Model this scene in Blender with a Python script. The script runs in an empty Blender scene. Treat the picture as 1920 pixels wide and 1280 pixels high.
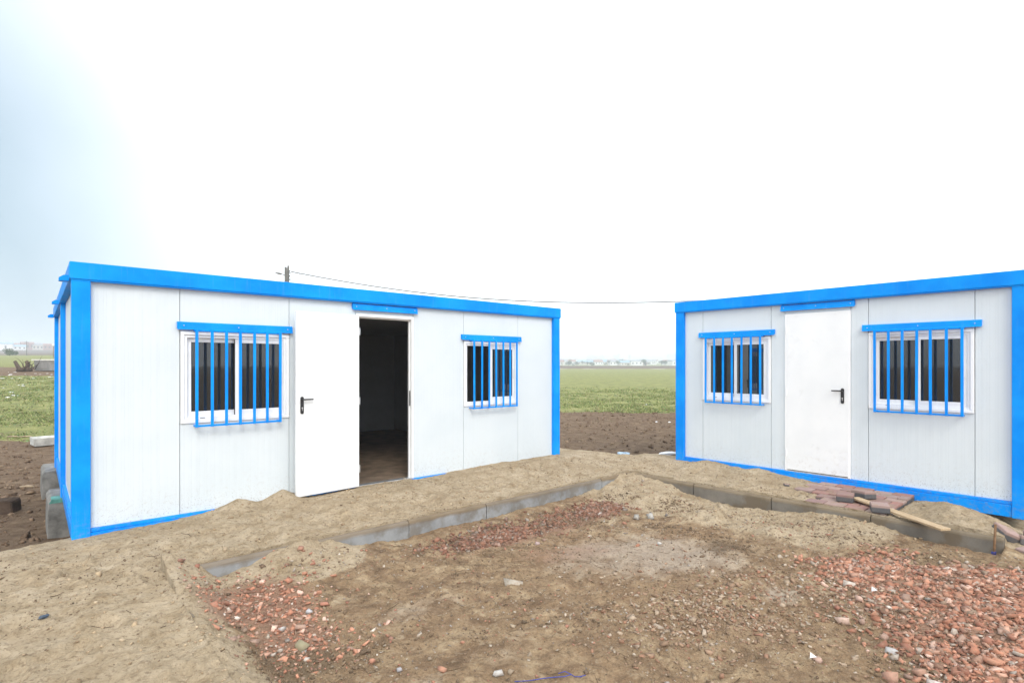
import bpy, bmesh, math, random
import numpy as np
from mathutils import Vector, Matrix

scene = bpy.context.scene
R = math.radians

# ------------------------------------------------------------------ camera
CAM_H = 1.563
cd = bpy.data.cameras.new('camera')
cam = bpy.data.objects.new('camera', cd)
scene.collection.objects.link(cam)
cam.location = (0, 0, CAM_H)
cam.rotation_euler = (R(90), 0, -math.atan2(0.6662, 0.7458))
cd.sensor_width = 36.0
cd.lens = 36.0 * 1029.0 / 1920.0
cd.shift_y = 44.0 / 1920.0
cd.clip_start = 0.05
cd.clip_end = 9000
scene.camera = cam

# ------------------------------------------------------------------ sky (overcast)
SUN_EL, SUN_AZ = 42.0, 205.0      # azimuth clockwise from +Y
w = bpy.data.worlds.new('World')
scene.world = w
w.use_nodes = True
nt = w.node_tree
nt.nodes.clear()
def N(t, kind, **kw):
    n = t.nodes.new(kind)
    for k, v in kw.items():
        setattr(n, k, v)
    return n
wo = N(nt, 'ShaderNodeOutputWorld')
bg = N(nt, 'ShaderNodeBackground')
sky = N(nt, 'ShaderNodeTexSky', sky_type='NISHITA', sun_disc=False)
sky.sun_elevation = R(SUN_EL)
sky.sun_rotation = R(SUN_AZ)
sky.dust_density = 3.0
tc = N(nt, 'ShaderNodeTexCoord')
nz = N(nt, 'ShaderNodeTexNoise')
nz.inputs['Scale'].default_value = 2.2
nz.inputs['Detail'].default_value = 4
nz.inputs['Roughness'].default_value = 0.5
nt.links.new(tc.outputs['Generated'], nz.inputs['Vector'])
# a darker bank of cloud standing low in the north-west (left of the view)
dotn = N(nt, 'ShaderNodeVectorMath', operation='DOT_PRODUCT')
bank = Vector((-0.36, 0.93, 0.03)).normalized()
dotn.inputs[1].default_value = bank
nt.links.new(tc.outputs['Generated'], dotn.inputs[0])
addn = N(nt, 'ShaderNodeMath', operation='MULTIPLY_ADD')
addn.inputs[1].default_value = 0.10
nt.links.new(nz.outputs['Fac'], addn.inputs[0])
nt.links.new(dotn.outputs['Value'], addn.inputs[2])
bankr = N(nt, 'ShaderNodeMapRange', interpolation_type='LINEAR')
bankr.inputs['From Min'].default_value = 0.775
bankr.inputs['From Max'].default_value = 0.965
nt.links.new(addn.outputs[0], bankr.inputs['Value'])
cl = N(nt, 'ShaderNodeMix', data_type='RGBA')
cl.inputs['A'].default_value = (9.0, 9.3, 9.6, 1)
cl.inputs['B'].default_value = (2.15, 2.85, 3.4, 1)
nt.links.new(bankr.outputs['Result'], cl.inputs['Factor'])
mx = N(nt, 'ShaderNodeMix', data_type='RGBA')
mx.inputs['Factor'].default_value = 0.88
nt.links.new(sky.outputs['Color'], mx.inputs['A'])
nt.links.new(cl.outputs['Result'], mx.inputs['B'])
nt.links.new(mx.outputs['Result'], bg.inputs['Color'])
bg.inputs['Strength'].default_value = 0.1
nt.links.new(bg.outputs[0], wo.inputs['Surface'])

# ------------------------------------------------------------------ sun (soft, behind cloud)
sl = bpy.data.lights.new('sun', 'SUN')
sl.energy = 0.8
sl.angle = R(24)
sl.color = (1.0, 0.97, 0.92)
sun = bpy.data.objects.new('sun', sl)
scene.collection.objects.link(sun)
sdir = Vector((math.sin(R(SUN_AZ)) * math.cos(R(SUN_EL)), math.cos(R(SUN_AZ)) * math.cos(R(SUN_EL)), math.sin(R(SUN_EL))))
sun.rotation_euler = sdir.to_track_quat('Z', 'Y').to_euler()
sun.location = sdir * 60

scene.view_settings.view_transform = 'Standard'
scene.view_settings.look = 'None'
scene.view_settings.exposure = 1.15
scene.view_settings.gamma = 1.0
scene.view_settings.use_curve_mapping = False

# ------------------------------------------------------------------ helpers
rng = np.random.default_rng(7)
random.seed(11)
COL = scene.collection

def tag(o, label=None, cat=None, group=None, kind=None):
    if label: o['label'] = label
    if cat: o['category'] = cat
    if group: o['group'] = group
    if kind: o['kind'] = kind
    return o

def empty(name, loc=(0, 0, 0), rz=0.0):
    o = bpy.data.objects.new(name, None)
    o.empty_display_size = 0.2
    COL.objects.link(o)
    o.location = loc
    o.rotation_euler = (0, 0, rz)
    return o

class MB:
    """collects boxes, prisms and tubes into one mesh"""
    def __init__(s):
        s.bm = bmesh.new()
    def box(s, x0, x1, y0, y1, z0, z1, bev=0.0, M=None):
        vs = [s.bm.verts.new((x, y, z)) for x in (x0, x1) for y in (y0, y1) for z in (z0, z1)]
        q = [(0, 1, 3, 2), (4, 6, 7, 5), (0, 4, 5, 1), (2, 3, 7, 6), (0, 2, 6, 4), (1, 5, 7, 3)]
        fs = [s.bm.faces.new([vs[i] for i in f]) for f in q]
        if bev:
            es = list({e for f in fs for e in f.edges})
            r = bmesh.ops.bevel(s.bm, geom=es, offset=bev, segments=1, affect='EDGES', profile=0.5)
            vs = list({v for f in r['faces'] for v in f.verts} | {v for v in vs if v.is_valid})
        if M is not None:
            bmesh.ops.transform(s.bm, matrix=M, verts=vs)
        return vs
    def prism(s, pts, axis, a, b, M=None):
        """polygon pts in the other two axes extruded along axis from a to b"""
        def P(p, t):
            return {'x': (t, p[0], p[1]), 'y': (p[0], t, p[1]), 'z': (p[0], p[1], t)}[axis]
        A = [s.bm.verts.new(P(p, a)) for p in pts]
        B = [s.bm.verts.new(P(p, b)) for p in pts]
        n = len(pts)
        s.bm.faces.new(A); s.bm.faces.new(B[::-1])
        for i in range(n):
            s.bm.faces.new((A[i], B[i], B[(i + 1) % n], A[(i + 1) % n]))
        if M is not None:
            bmesh.ops.transform(s.bm, matrix=M, verts=A + B)
        return A + B
    def tube(s, path, rad, n=8):
        path = [Vector(p) for p in path]
        if not hasattr(rad, '__len__'):
            rad = [rad] * len(path)
        rings = []
        for i, p in enumerate(path):
            t = (path[min(i + 1, len(path) - 1)] - path[max(i - 1, 0)]).normalized()
            a = t.cross(Vector((0, 0, 1)) if abs(t.z) < 0.9 else Vector((1, 0, 0))).normalized()
            b = t.cross(a)
            rings.append([s.bm.verts.new(p + (a * math.cos(2 * math.pi * k / n) + b * math.sin(2 * math.pi * k / n)) * rad[i]) for k in range(n)])
        for i in range(len(rings) - 1):
            for k in range(n):
                s.bm.faces.new((rings[i][k], rings[i][(k + 1) % n], rings[i + 1][(k + 1) % n], rings[i + 1][k]))
        s.bm.faces.new(rings[0][::-1]); s.bm.faces.new(rings[-1])
    def mesh(s, name, mat, smooth=False):
        bmesh.ops.recalc_face_normals(s.bm, faces=s.bm.faces)
        me = bpy.data.meshes.new(name)
        s.bm.to_mesh(me); s.bm.free()
        if mat: me.materials.append(mat)
        if smooth:
            me.polygons.foreach_set('use_smooth', [True] * len(me.polygons))
        return me
    def build(s, name, mat, parent=None, smooth=False):
        return link(name, s.mesh(name, mat, smooth), parent)

def link(name, me, parent=None):
    o = bpy.data.objects.new(name, me)
    COL.objects.link(o)
    if parent is not None: o.parent = parent
    return o

# value noise -----------------------------------------------------------------
def _hash(ix, iy, seed):
    h = (ix.astype(np.int64) * 374761393 + iy.astype(np.int64) * 668265263 + seed * 1442695041) & 0xffffffff
    h = ((h ^ (h >> 13)) * 1274126177) & 0xffffffff
    h = ((h ^ (h >> 16)) * 2246822519) & 0xffffffff
    return ((h ^ (h >> 15)) & 0xffffff) / float(0xffffff)
def vnoise(x, y, seed=0):
    ix, iy = np.floor(x), np.floor(y)
    fx, fy = x - ix, y - iy
    fx = fx * fx * fx * (fx * (fx * 6 - 15) + 10); fy = fy * fy * fy * (fy * (fy * 6 - 15) + 10)
    a = _hash(ix, iy, seed); b = _hash(ix + 1, iy, seed); c = _hash(ix, iy + 1, seed); d = _hash(ix + 1, iy + 1, seed)
    return (a + (b - a) * fx) * (1 - fy) + (c + (d - c) * fx) * fy
def fbm(x, y, seed=0, oct=4, gain=0.5):
    s = 0; a = 1; t = 0
    for o in range(oct):
        c, sn = math.cos(0.7 * o + 0.3), math.sin(0.7 * o + 0.3)
        s = s + a * (vnoise((x * c - y * sn) * 2 ** o + 17.3 * o, (x * sn + y * c) * 2 ** o - 9.1 * o, seed + o) - 0.5)
        t += a; a *= gain
    return s / t * 2
def smooth(x):
    x = np.clip(x, 0, 1)
    return x * x * (3 - 2 * x)

# ------------------------------------------------------------------ terrain shape
UX, UY = 0.7458, 0.6662
KERB_V, KERB_U, KERB_L = 4.79, 6.59, 0.83     # front faces of the three kerbs
WALL_L, WALL_R = 6.41, 7.877
def gauss(u, v, cu, cv, su, sv, rot=0.0):
    c, s = math.cos(rot), math.sin(rot)
    a = (u - cu) * c + (v - cv) * s; b = -(u - cu) * s + (v - cv) * c
    return np.exp(-0.5 * ((a / su) ** 2 + (b / sv) ** 2))
LW = np.array([[-9, -.03], [.34, -.02], [1.0, .005], [1.45, .03], [1.98, .035], [2.45, .035], [2.7, .035], [3.1, .05], [3.2, .062], [3.8, .064], [3.95, .03], [4.15, .035], [4.5, .06], [5.5, .075], [6.6, .07], [6.8, .02], [8, 0]])
RW = np.array([[-3, -.3], [0, -.24], [.8, -.16], [1.15, -.06], [1.4, -.01], [1.7, -.03], [2.3, 0], [2.8, .02], [3.2, .05], [3.5, .10], [3.7, .06], [3.9, .06], [4.3, .115], [4.5, .05], [4.8, .05], [5.5, .03]])
LK = np.array([[.8, .19], [1.0, .165], [1.15, .085], [1.3, .09], [1.55, .165], [1.85, .20], [2.1, .15], [2.4, .06], [2.8, .035], [3.3, .05], [3.8, .03], [4.4, .05], [5.0, .04], [5.6, .06], [6.1, .10], [6.35, .18], [6.6, .19]])
RK = np.array([[-1, .0], [.7, -.02], [1.1, .0], [1.5, .03], [1.85, .10], [2.1, .11], [2.5, .05], [3.0, .02], [3.5, .03], [3.85, .06], [4.15, .12], [4.5, .17], [4.8, .19]])
LEFT_RISE = np.array([[0, -.6], [14, -.58], [22, -.1], [40, 1.15], [70, 1.9], [120, 3.3], [300, 8.0], [500, 15.2], [700, 21], [2500, 40], [9000, 40]])
MID_RISE = np.array([[0, -.15], [30, -.12], [60, 0], [170, 0.05], [200, .15], [260, 1.2], [330, .4], [500, .0], [800, 4], [1500, 14], [2600, 22], [9000, 22]])

FP = np.random.default_rng(77)
FOOT = [(FP.uniform(-.9, 7.6), FP.uniform(1.2, 6.2), FP.uniform(0, 6.3), FP.uniform(.6, 1.2)) for _ in range(150)]
def prints(u, v):
    z = np.zeros_like(u)
    near = (u > -1.3) & (u < 8) & (v > .8) & (v < 6.6)
    if not near.any(): return z
    a, b = u[near], v[near]; q = np.zeros_like(a)
    for cu, cv, an, k in FOOT:
        w_ = (np.abs(a - cu) < .35) & (np.abs(b - cv) < .35)
        if not w_.any(): continue
        x, y = a[w_] - cu, b[w_] - cv
        c, s_ = math.cos(an), math.sin(an)
        r2 = ((x * c + y * s_) / .13) ** 2 + ((-x * s_ + y * c) / .055) ** 2
        q[w_] += k * (-.016 * np.exp(-r2 ** 1.5) + .008 * np.exp(-((np.sqrt(r2) - 1.35) / .35) ** 2))
    z[near] = q
    return z
def right_s(u, v):
    return smooth((u - 5.0) / 1.0) * smooth((v - 1.15 - .25 * (6.6 - u)) / .6)

def terrain(u, v):
    u = np.asarray(u, float); v = np.asarray(v, float)
    xc = u * UX - v * UY
    d = u * UY + v * UX
    # --- platform of sand
    # soft lobed sand ridges, raked and trodden
    ru = u * 0.8 + v * 0.6
    rv = -u * 0.6 + v * 0.8
    walk = fbm(u * 4.2, v * 4.2, 5, 3)
    plat = 0.004 + 0.022 * fbm(u * 1.1, v * 1.1, 3) + 0.024 * walk + 0.013 * fbm(ru * 4, rv * 17, 8, 4, .6) + 1.7 * prints(u, v) + .016 * ((1 - np.abs(fbm(u * 4.5, v * 4.5, 151, 2))) ** 4 - .5) + .008 * ((1 - np.abs(fbm(ru * 9, rv * 16, 153, 2))) ** 4 - .5)
    plat = plat + .006 * fbm(u * 20, v * 20, 161, 2, .6)
    plat = plat - 0.014 * np.clip(fbm(u * 5.5 + 3, v * 5.5, 21, 2) - 0.1, 0, 1)
    # sand lapping over the backs of the kerbs
    kd = np.minimum(np.abs(v - KERB_V - .03) + 9 * (u > KERB_U + .1) + 9 * (u < KERB_L - .1), np.abs(u - KERB_U - .03) + 9 * (v > KERB_V + .1) + 9 * (v < .7))
    plat = plat * (1 - .55 * np.exp(-kd / .12)) + .024 * np.exp(-kd / .2)
    kl = np.abs(u - KERB_L + .03) + 9 * (v > KERB_V)
    plat = plat * (1 - .5 * np.exp(-kl / .12)) + .02 * np.exp(-kl / .15)
    near_l = smooth((v - 5.45) / 0.75) * (v < 7.5)
    plat = plat * (1 - 0.6 * near_l) + near_l * np.interp(u, LW[:, 0], LW[:, 1])
    for cu, cv, hh, rr in ((1.74, 6.38, .10, .25), (2.2, 6.37, .125, .27), (1.5, 6.25, .03, .2), (2.6, 5.75, .05, .3), (1.9, 5.15, .07, .38)):
        plat = plat + hh * np.clip(1 - np.hypot((u - cu), (v - cv) * .8) / rr, 0, 1) ** 1.1
    near_r = smooth((u - 7.05) / 0.7)
    near_r = near_r * (v < 5.6)
    plat = plat * (1 - 0.6 * near_r) + near_r * np.interp(v, RW[:, 0], RW[:, 1])
    plat = plat + 0.12 * gauss(u, v, 7.22, 1.22, .28, .17, .5) + 0.05 * gauss(u, v, 7.4, 1.0, .3, .12, .4)
    plat = plat - 0.05 * gauss(u, v, 6.95, 1.45, .18, .2)
    plat = plat + 0.05 * gauss(u, v, 7.05, 6.2, .35, .28)
    # sheltered strip under the pavers
    pv = smooth((u - 6.64) / .06) * smooth((v - 1.62) / .06) * (1 - smooth((v - 2.2) / .5)) * (u < 7.9)
    plat = plat * (1 - pv) + pv * (-0.035)
    # right end of the platform slopes down into the rubble
    endr = 1 - smooth((v - 0.15) / 0.75)
    endr = endr * smooth((u - 0.9) / 0.3)
    plat = plat - endr * 0.17
    # --- court of trodden earth
    court = -0.195 + 0.028 * fbm(u * .9, v * .9, 31) + 0.022 * fbm(u * 4, v * 4, 37, 4, .6) + 0.013 * fbm(u * 13, v * 13, 41, 3, .65) + .014 * ((1 - np.abs(fbm(u * 6, v * 6, 157, 3))) ** 5 - .4)
    lk = np.interp(u, LK[:, 0], LK[:, 1])
    wid = np.where(u < 2.7, 0.85, 0.42)
    sl = np.clip(1 - (KERB_V - v) / wid, 0, 1)
    mound = lk * sl ** 1.15 * (1 + 0.25 * fbm(u * 3, v * 3, 44))
    rk = np.interp(v, RK[:, 0], RK[:, 1])
    sl2 = np.clip(1 - (KERB_U - u) / 1.25, 0, 1)
    mound2 = rk * sl2 ** 1.3 * (1 + 0.3 * fbm(u * 2.6, v * 2.6, 47))
    lumps = np.clip(fbm(u * 2.3, v * 2.3, 51, 3), 0, 1) * (1 - smooth((u - 6.0) / .5)) * 0.10 * smooth((u - 4.9) / .7) * smooth((v - 1.3) / .5) * (1 - smooth((v - 3.7) / .6)) + (1.7 * prints(u, v) + .02 * ((1 - np.abs(fbm(u * 4, v * 4, 155, 2))) ** 4 - .5)) * right_s(u, v) + .012 * walk * right_s(u, v)
    court = court + np.maximum(mound, mound2) + lumps
    court = court + 0.03 * smooth((3.2 - v) / 1.5) * smooth((u - 3.6) / 1.5)      # rubble heap in the corner
    court = court + 0.05 * gauss(u, v, 5.35, .55, .8, .35)
    sll = np.clip(1 - (u - KERB_L) / .3, 0, 1)
    court = court + 0.16 * sll ** 1.2 * (1 + .3 * fbm(u * 3, v * 3, 58))
    inc = (u > KERB_L - .05) & (v < KERB_V + .05)
    inu = np.where(v > 0.735, (u < KERB_U + .05).astype(float), 1 - smooth((u - 6.1) / 1.1))
    k = inc * inu
    z = plat * (1 - k) + court * k
    # --- fields
    rough = 0.05 * fbm(u * .55, v * .55, 61, 4) + 0.035 * fbm(u * 2.2, v * 2.2, 66, 3)
    lat = -xc / np.maximum(d, 1)
    wl = smooth((lat - 0.15) / 0.45)
    field = np.interp(d, LEFT_RISE[:, 0], LEFT_RISE[:, 1]) * wl + np.interp(d, MID_RISE[:, 0], MID_RISE[:, 1]) * (1 - wl)
    field = np.where(d < 3, -0.1 * (1 - wl) - .6 * wl, field) + rough * np.clip(1.2 - d / 150, .1, 1)
    edge_mid = d - (9.99 - 0.62 * (xc - 1.36)) + 0.25 * fbm(u * 1.6, v * 1.6, 71, 3)
    edge_left = v - 6.42 + 0.12 * fbm(u * 2, v * 2, 73, 3)
    out_mid = smooth(edge_mid / 0.5) * (u > 6.5) * (d > 0)
    out_left = smooth(edge_left / 0.55) * (u <= 6.5)
    far_u = smooth((np.abs(u - 3) - 9) / 2)
    far_v = smooth((-v - 6) / 2)
    f = np.maximum(np.maximum(out_mid, out_left), np.maximum(far_u, far_v))
    z = z * (1 - f) + field * f
    return z, k, f, mound, mound2, wl, xc, d

def dens_c(u, v):
    return smooth((u - 1.3 * v - 2.15) / 1.25) * (1 - smooth((.95 * u + .6 * v - 6.05) / .25)) * smooth((v + 2.5) / 1.0)

def tz(u, v):
    return float(terrain(np.array([u]), np.array([v]))[0][0])

# ------------------------------------------------------------------ materials
def mat(name):
    m = bpy.data.materials.new(name)
    m.use_nodes = True
    t = m.node_tree
    b = t.nodes['Principled BSDF']
    return m, t, b
def noise(t, scale, detail=4, rough=.55, vec=None, dist=0.0):
    n = N(t, 'ShaderNodeTexNoise')
    n.inputs['Scale'].default_value = scale
    n.inputs['Detail'].default_value = detail
    n.inputs['Roughness'].default_value = rough
    n.inputs['Distortion'].default_value = dist
    if vec is not None: t.links.new(vec, n.inputs['Vector'])
    return n
def ramp(t, fac, stops):
    r = N(t, 'ShaderNodeValToRGB')
    e = r.color_ramp.elements
    e[0].position, e[0].color = stops[0][0], (*stops[0][1], 1)
    e[1].position, e[1].color = stops[-1][0], (*stops[-1][1], 1)
    for p, c in stops[1:-1]:
        x = e.new(p); x.color = (*c, 1)
    t.links.new(fac, r.inputs['Fac'])
    return r.outputs['Color']
def mixc(t, fac, a, b):
    m = N(t, 'ShaderNodeMix', data_type='RGBA')
    for s, x in (('Factor', fac), ('A', a), ('B', b)):
        if isinstance(x, (int, float)): m.inputs[s].default_value = x
        elif isinstance(x, tuple): m.inputs[s].default_value = (*x, 1)
        else: t.links.new(x, m.inputs[s])
    return m.outputs['Result']
def math_(t, op, a, b=None, c=None):
    m = N(t, 'ShaderNodeMath', operation=op)
    for i, x in enumerate((a, b, c)):
        if x is None: continue
        if isinstance(x, (int, float)): m.inputs[i].default_value = x
        else: t.links.new(x, m.inputs[i])
    return m.outputs[0]
def mrange(t, v, a, b, c=0.0, d=1.0, kind='SMOOTHSTEP'):
    m = N(t, 'ShaderNodeMapRange', interpolation_type=kind)
    m.inputs['From Min'].default_value = a; m.inputs['From Max'].default_value = b
    m.inputs['To Min'].default_value = c; m.inputs['To Max'].default_value = d
    t.links.new(v, m.inputs['Value'])
    return m.outputs['Result']
def bump(t, b, h, strength, dist, prev=None):
    n = N(t, 'ShaderNodeBump')
    n.inputs['Strength'].default_value = strength
    n.inputs['Distance'].default_value = dist
    t.links.new(h, n.inputs['Height'])
    if prev is not None: t.links.new(prev, n.inputs['Normal'])
    if b is not None: t.links.new(n.outputs[0], b.inputs['Normal'])
    return n.outputs[0]
def coords(t, kind='Object'):
    return N(t, 'ShaderNodeTexCoord').outputs[kind]
def attr(t, name):
    return N(t, 'ShaderNodeAttribute', attribute_name=name)

def plain(name, col, rough=.6, spec=.5, var=.12, scale=6, bmp=0.0, bscale=40, metal=0.0, world=False):
    m, t, b = mat(name)
    c = coords(t)
    n = noise(t, scale, 5, .6, c)
    dark = tuple(x * (1 - var) for x in col); light = tuple(min(1, x * (1 + var)) for x in col)
    t.links.new(ramp(t, n.outputs['Fac'], [(.3, dark), (.7, light)]), b.inputs['Base Color'])
    b.inputs['Roughness'].default_value = rough
    b.inputs['Specular IOR Level'].default_value = spec
    b.inputs['Metallic'].default_value = metal
    if bmp:
        n2 = noise(t, bscale, 4, .6, c)
        bump(t, b, n2.outputs['Fac'], 1.0, bmp)
    return m

# ground -----------------------------------------------------------------------
def ground_material():
    m, t, b = mat('ground')
    c = coords(t)
    n_big = noise(t, .9, 5, .55, c)
    n_mid = noise(t, 5.0, 8, .68, c, .5)
    n_fine = noise(t, 38, 5, .65, c)
    n_grain = noise(t, 190, 3, .6, c)
    def zone(name, lo=.35, hi=.65, amp=.55, src=n_mid):
        a = attr(t, name).outputs['Fac']
        x = math_(t, 'MULTIPLY_ADD', src.outputs['Fac'], amp, math_(t, 'SUBTRACT', a, amp * .5))
        return mrange(t, x, lo, hi)
    sand = ramp(t, n_mid.outputs['Fac'], [(.28, (.28, .20, .115)), (.42, (.415, .32, .205)), (.58, (.515, .41, .28)), (.8, (.58, .485, .355))])
    sand = mixc(t, mrange(t, n_big.outputs['Fac'], .48, .75, 0, .5), sand, (.35, .255, .155))
    court = ramp(t, n_mid.outputs['Fac'], [(.28, (.115, .072, .041)), (.42, (.24, .155, .09)), (.54, (.345, .238, .138)), (.64, (.455, .335, .205)), (.78, (.55, .435, .30))])
    court = mixc(t, mrange(t, n_big.outputs['Fac'], .48, .7, 0, .5), court, (.31, .20, .115))
    n_sp = noise(t, 17, 7, .72, c, .6)
    court = mixc(t, mrange(t, n_sp.outputs['Fac'], .52, .66, 0, .65), court, (.15, .10, .062))
    court = mixc(t, mrange(t, n_sp.outputs['Fac'], .46, .32, 0, .55), court, (.46, .37, .255))
    sand = mixc(t, mrange(t, n_sp.outputs['Fac'], .53, .68, 0, .6), sand, (.25, .18, .11))
    soil = ramp(t, n_mid.outputs['Fac'], [(.3, (.075, .048, .030)), (.5, (.155, .102, .064)), (.72, (.25, .18, .115))])
    n_g = noise(t, 1.1, 6, .65, c)
    n_g2 = noise(t, 9, 4, .7, c)
    grass = ramp(t, n_g.outputs['Fac'], [(.3, (.17, .145, .08)), (.45, (.19, .215, .07)), (.6, (.265, .275, .095)), (.75, (.33, .31, .14))])
    grass = mixc(t, mrange(t, n_g2.outputs['Fac'], .5, .75, 0, .4), grass, (.10, .135, .05))
    col = mixc(t, zone('sand'), court, sand)
    col = mixc(t, math_(t, 'MULTIPLY', zone('pale', .35, .95, 1.3), .7), col, (.47, .39, .31))
    col = mixc(t, math_(t, 'MULTIPLY', zone('red', .3, .75, .8), .8), col, ramp(t, n_fine.outputs['Fac'], [(.35, (.23, .12, .08)), (.65, (.42, .25, .175))]))
    col = mixc(t, math_(t, 'MULTIPLY', zone('damp', .35, .7, .9), .6), col, (.10, .068, .042))
    col = mixc(t, zone('soil', .4, .6, .5), col, soil)
    col = mixc(t, zone('grass', .4, .6, .7, n_g2), col, grass)
    col = mixc(t, zone('bank', .4, .6, .3), col, (.12, .088, .068))
    col = mixc(t, zone('road', .4, .6, .1), col, (.42, .39, .33))
    # specks of grit
    vor = N(t, 'ShaderNodeTexVoronoi'); vor.inputs['Scale'].default_value = 34
    t.links.new(c, vor.inputs['Vector'])
    sp = math_(t, 'MULTIPLY', mrange(t, vor.outputs['Distance'], .12, .2, 1, 0), mrange(t, n_fine.outputs['Fac'], .52, .62))
    col = mixc(t, math_(t, 'MULTIPLY', sp, .5), col, (.085, .062, .045))
    col = mixc(t, mrange(t, n_grain.outputs['Fac'], .5, .75, 0, .38), col, (.50, .42, .31))
    col = mixc(t, mrange(t, n_fine.outputs['Fac'], .53, .64, 0, .5), col, (.17, .12, .075))
    t.links.new(col, b.inputs['Base Color'])
    b.inputs['Roughness'].default_value = .95
    b.inputs['Specular IOR Level'].default_value = .15
    p = bump(t, None, n_mid.outputs['Fac'], 1.0, .06)
    p = bump(t, None, n_sp.outputs['Fac'], 1.0, .03, p)
    p = bump(t, None, n_fine.outputs['Fac'], 1.0, .014, p)
    bump(t, b, n_grain.outputs['Fac'], .6, .004, p)
    return m
M_GROUND = ground_material()

# painted steel ------------------------------------------------------------------
def paint(name, col, rough=.38, dirt=.25):
    m, t, b = mat(name)
    c = coords(t)
    geo = N(t, 'ShaderNodeNewGeometry')
    n = noise(t, 2.2, 5, .6, geo.outputs['Position'])
    n2 = noise(t, 26, 5, .7, c)
    mp = N(t, 'ShaderNodeMapping'); mp.inputs['Scale'].default_value = (1, 1, .08); t.links.new(geo.outputs['Position'], mp.inputs['Vector'])
    n3 = noise(t, 30, 4, .6, mp.outputs['Vector'])
    base = mixc(t, mrange(t, n.outputs['Fac'], .32, .68), (col[0], col[1] * .84, col[2] * .90), (col[0] + .004, col[1] * 1.12, col[2]))
    base = mixc(t, mrange(t, n3.outputs['Fac'], .55, .75, 0, .16), base, (.14, .30, .62))      # rain runs of pale dust
    # dust thrown up by rain along the foot of the steel, small scuffs anywhere
    sep = N(t, 'ShaderNodeSeparateXYZ'); t.links.new(c, sep.inputs[0])
    low = mrange(t, sep.outputs['Z'], .30, -.10)
    f = math_(t, 'MULTIPLY', low, mrange(t, n2.outputs['Fac'], .45, .70, 0, dirt))
    base = mixc(t, f, base, (.26, .21, .15))
    n4 = noise(t, 70, 3, .5, geo.outputs['Position'])
    base = mixc(t, mrange(t, n4.outputs['Fac'], .70, .76, 0, .35), base, (.12, .16, .24))
    t.links.new(base, b.inputs['Base Color'])
    t.links.new(mrange(t, n.outputs['Fac'], .3, .7, rough - .1, rough + .12), b.inputs['Roughness'])
    b.inputs['Specular IOR Level'].default_value = .10
    bump(t, b, n.outputs['Fac'], .10, .03)
    return m
M_BLUE = paint('blue_paint', (.0, .285, .90), .45, .38)

def panel_material():
    m, t, b = mat('white_panel')
    c = coords(t)
    sep = N(t, 'ShaderNodeSeparateXYZ'); t.links.new(c, sep.inputs[0])
    s = math_(t, 'ADD', sep.outputs['X'], sep.outputs['Y'])
    def lines(period, off, wd):
        x = math_(t, 'FRACT', math_(t, 'DIVIDE', math_(t, 'ADD', s, off), period))
        a = math_(t, 'ABSOLUTE', math_(t, 'SUBTRACT', x, .5))
        return mrange(t, a, 0, wd / period, 1, 0)
    l = math_(t, 'MAXIMUM', lines(.0713, .01, .0028), math_(t, 'MULTIPLY', lines(.0713, .034, .0024), .7))
    l = math_(t, 'MAXIMUM', l, math_(t, 'MULTIPLY', lines(.119, .05, .0024), .8))
    n = noise(t, 1.6, 5, .6, c)
    n2 = noise(t, 22, 6, .72, c)
    n3 = noise(t, 90, 3, .6, c)
    col = mixc(t, mrange(t, n.outputs['Fac'], .35, .7), (.665, .72, .75), (.63, .69, .725))
    low = mrange(t, sep.outputs['Z'], .6, .02)
    f = math_(t, 'MULTIPLY', low, mrange(t, n2.outputs['Fac'], .50, .74, 0, .34))
    col = mixc(t, f, col, (.42, .36, .29))
    low2 = mrange(t, sep.outputs['Z'], .32, .04)
    f2 = math_(t, 'MULTIPLY', low2, mrange(t, n3.outputs['Fac'], .59, .67, 0, .55))
    col = mixc(t, f2, col, (.16, .12, .09))
    col = mixc(t, math_(t, 'MULTIPLY', l, .065), col, (.35, .38, .40))
    t.links.new(col, b.inputs['Base Color'])
    b.inputs['Roughness'].default_value = .42
    b.inputs['Specular IOR Level'].default_value = .35
    h = math_(t, 'MULTIPLY', l, -1)
    p = bump(t, None, h, .4, .003)
    bump(t, b, n.outputs['Fac'], .05, .03, p)
    return m
M_PANEL = panel_material()
def door_material():
    m, t, b = mat('white_door_paint')
    c = coords(t)
    n = noise(t, 2.2, 4, .6, c); n2 = noise(t, 14, 6, .72, c); n3 = noise(t, 4, 5, .7, c)
    sep = N(t, 'ShaderNodeSeparateXYZ'); t.links.new(c, sep.inputs[0])
    col = mixc(t, mrange(t, n.outputs['Fac'], .35, .7), (.84, .855, .86), (.79, .81, .82))
    f = math_(t, 'MULTIPLY', mrange(t, sep.outputs['Z'], .55, .02), mrange(t, n2.outputs['Fac'], .5, .72, 0, .4))
    col = mixc(t, f, col, (.45, .39, .31))
    col = mixc(t, mrange(t, n3.outputs['Fac'], .64, .74, 0, .16), col, (.52, .50, .46))     # hand marks
    t.links.new(col, b.inputs['Base Color'])
    t.links.new(mrange(t, n3.outputs['Fac'], .3, .7, .25, .45), b.inputs['Roughness'])
    bump(t, b, n.outputs['Fac'], .15, .01)
    return m
M_WHITE = door_material()
M_PVC = plain('white_window_plastic', (.86, .87, .875), .3, .5, .03, 4)
M_BLACK = plain('black_plastic', (.018, .018, .02), .4, .5, .1)
M_INNER = plain('inner_panel', (.40, .42, .44), .6, .3, .06)
M_FLOOR = plain('inner_floor', (.20, .145, .10), .75, .3, .4, 5, .002, 30)
M_METAL = plain('galvanised_steel', (.62, .63, .64), .35, .5, .1, 20, metal=.8)
M_ROOF = plain('roof_sheet', (.45, .55, .62), .5, .4, .08)
M_SEAL = plain('dark_rubber', (.03, .03, .032), .7, .3, .1)

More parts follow.
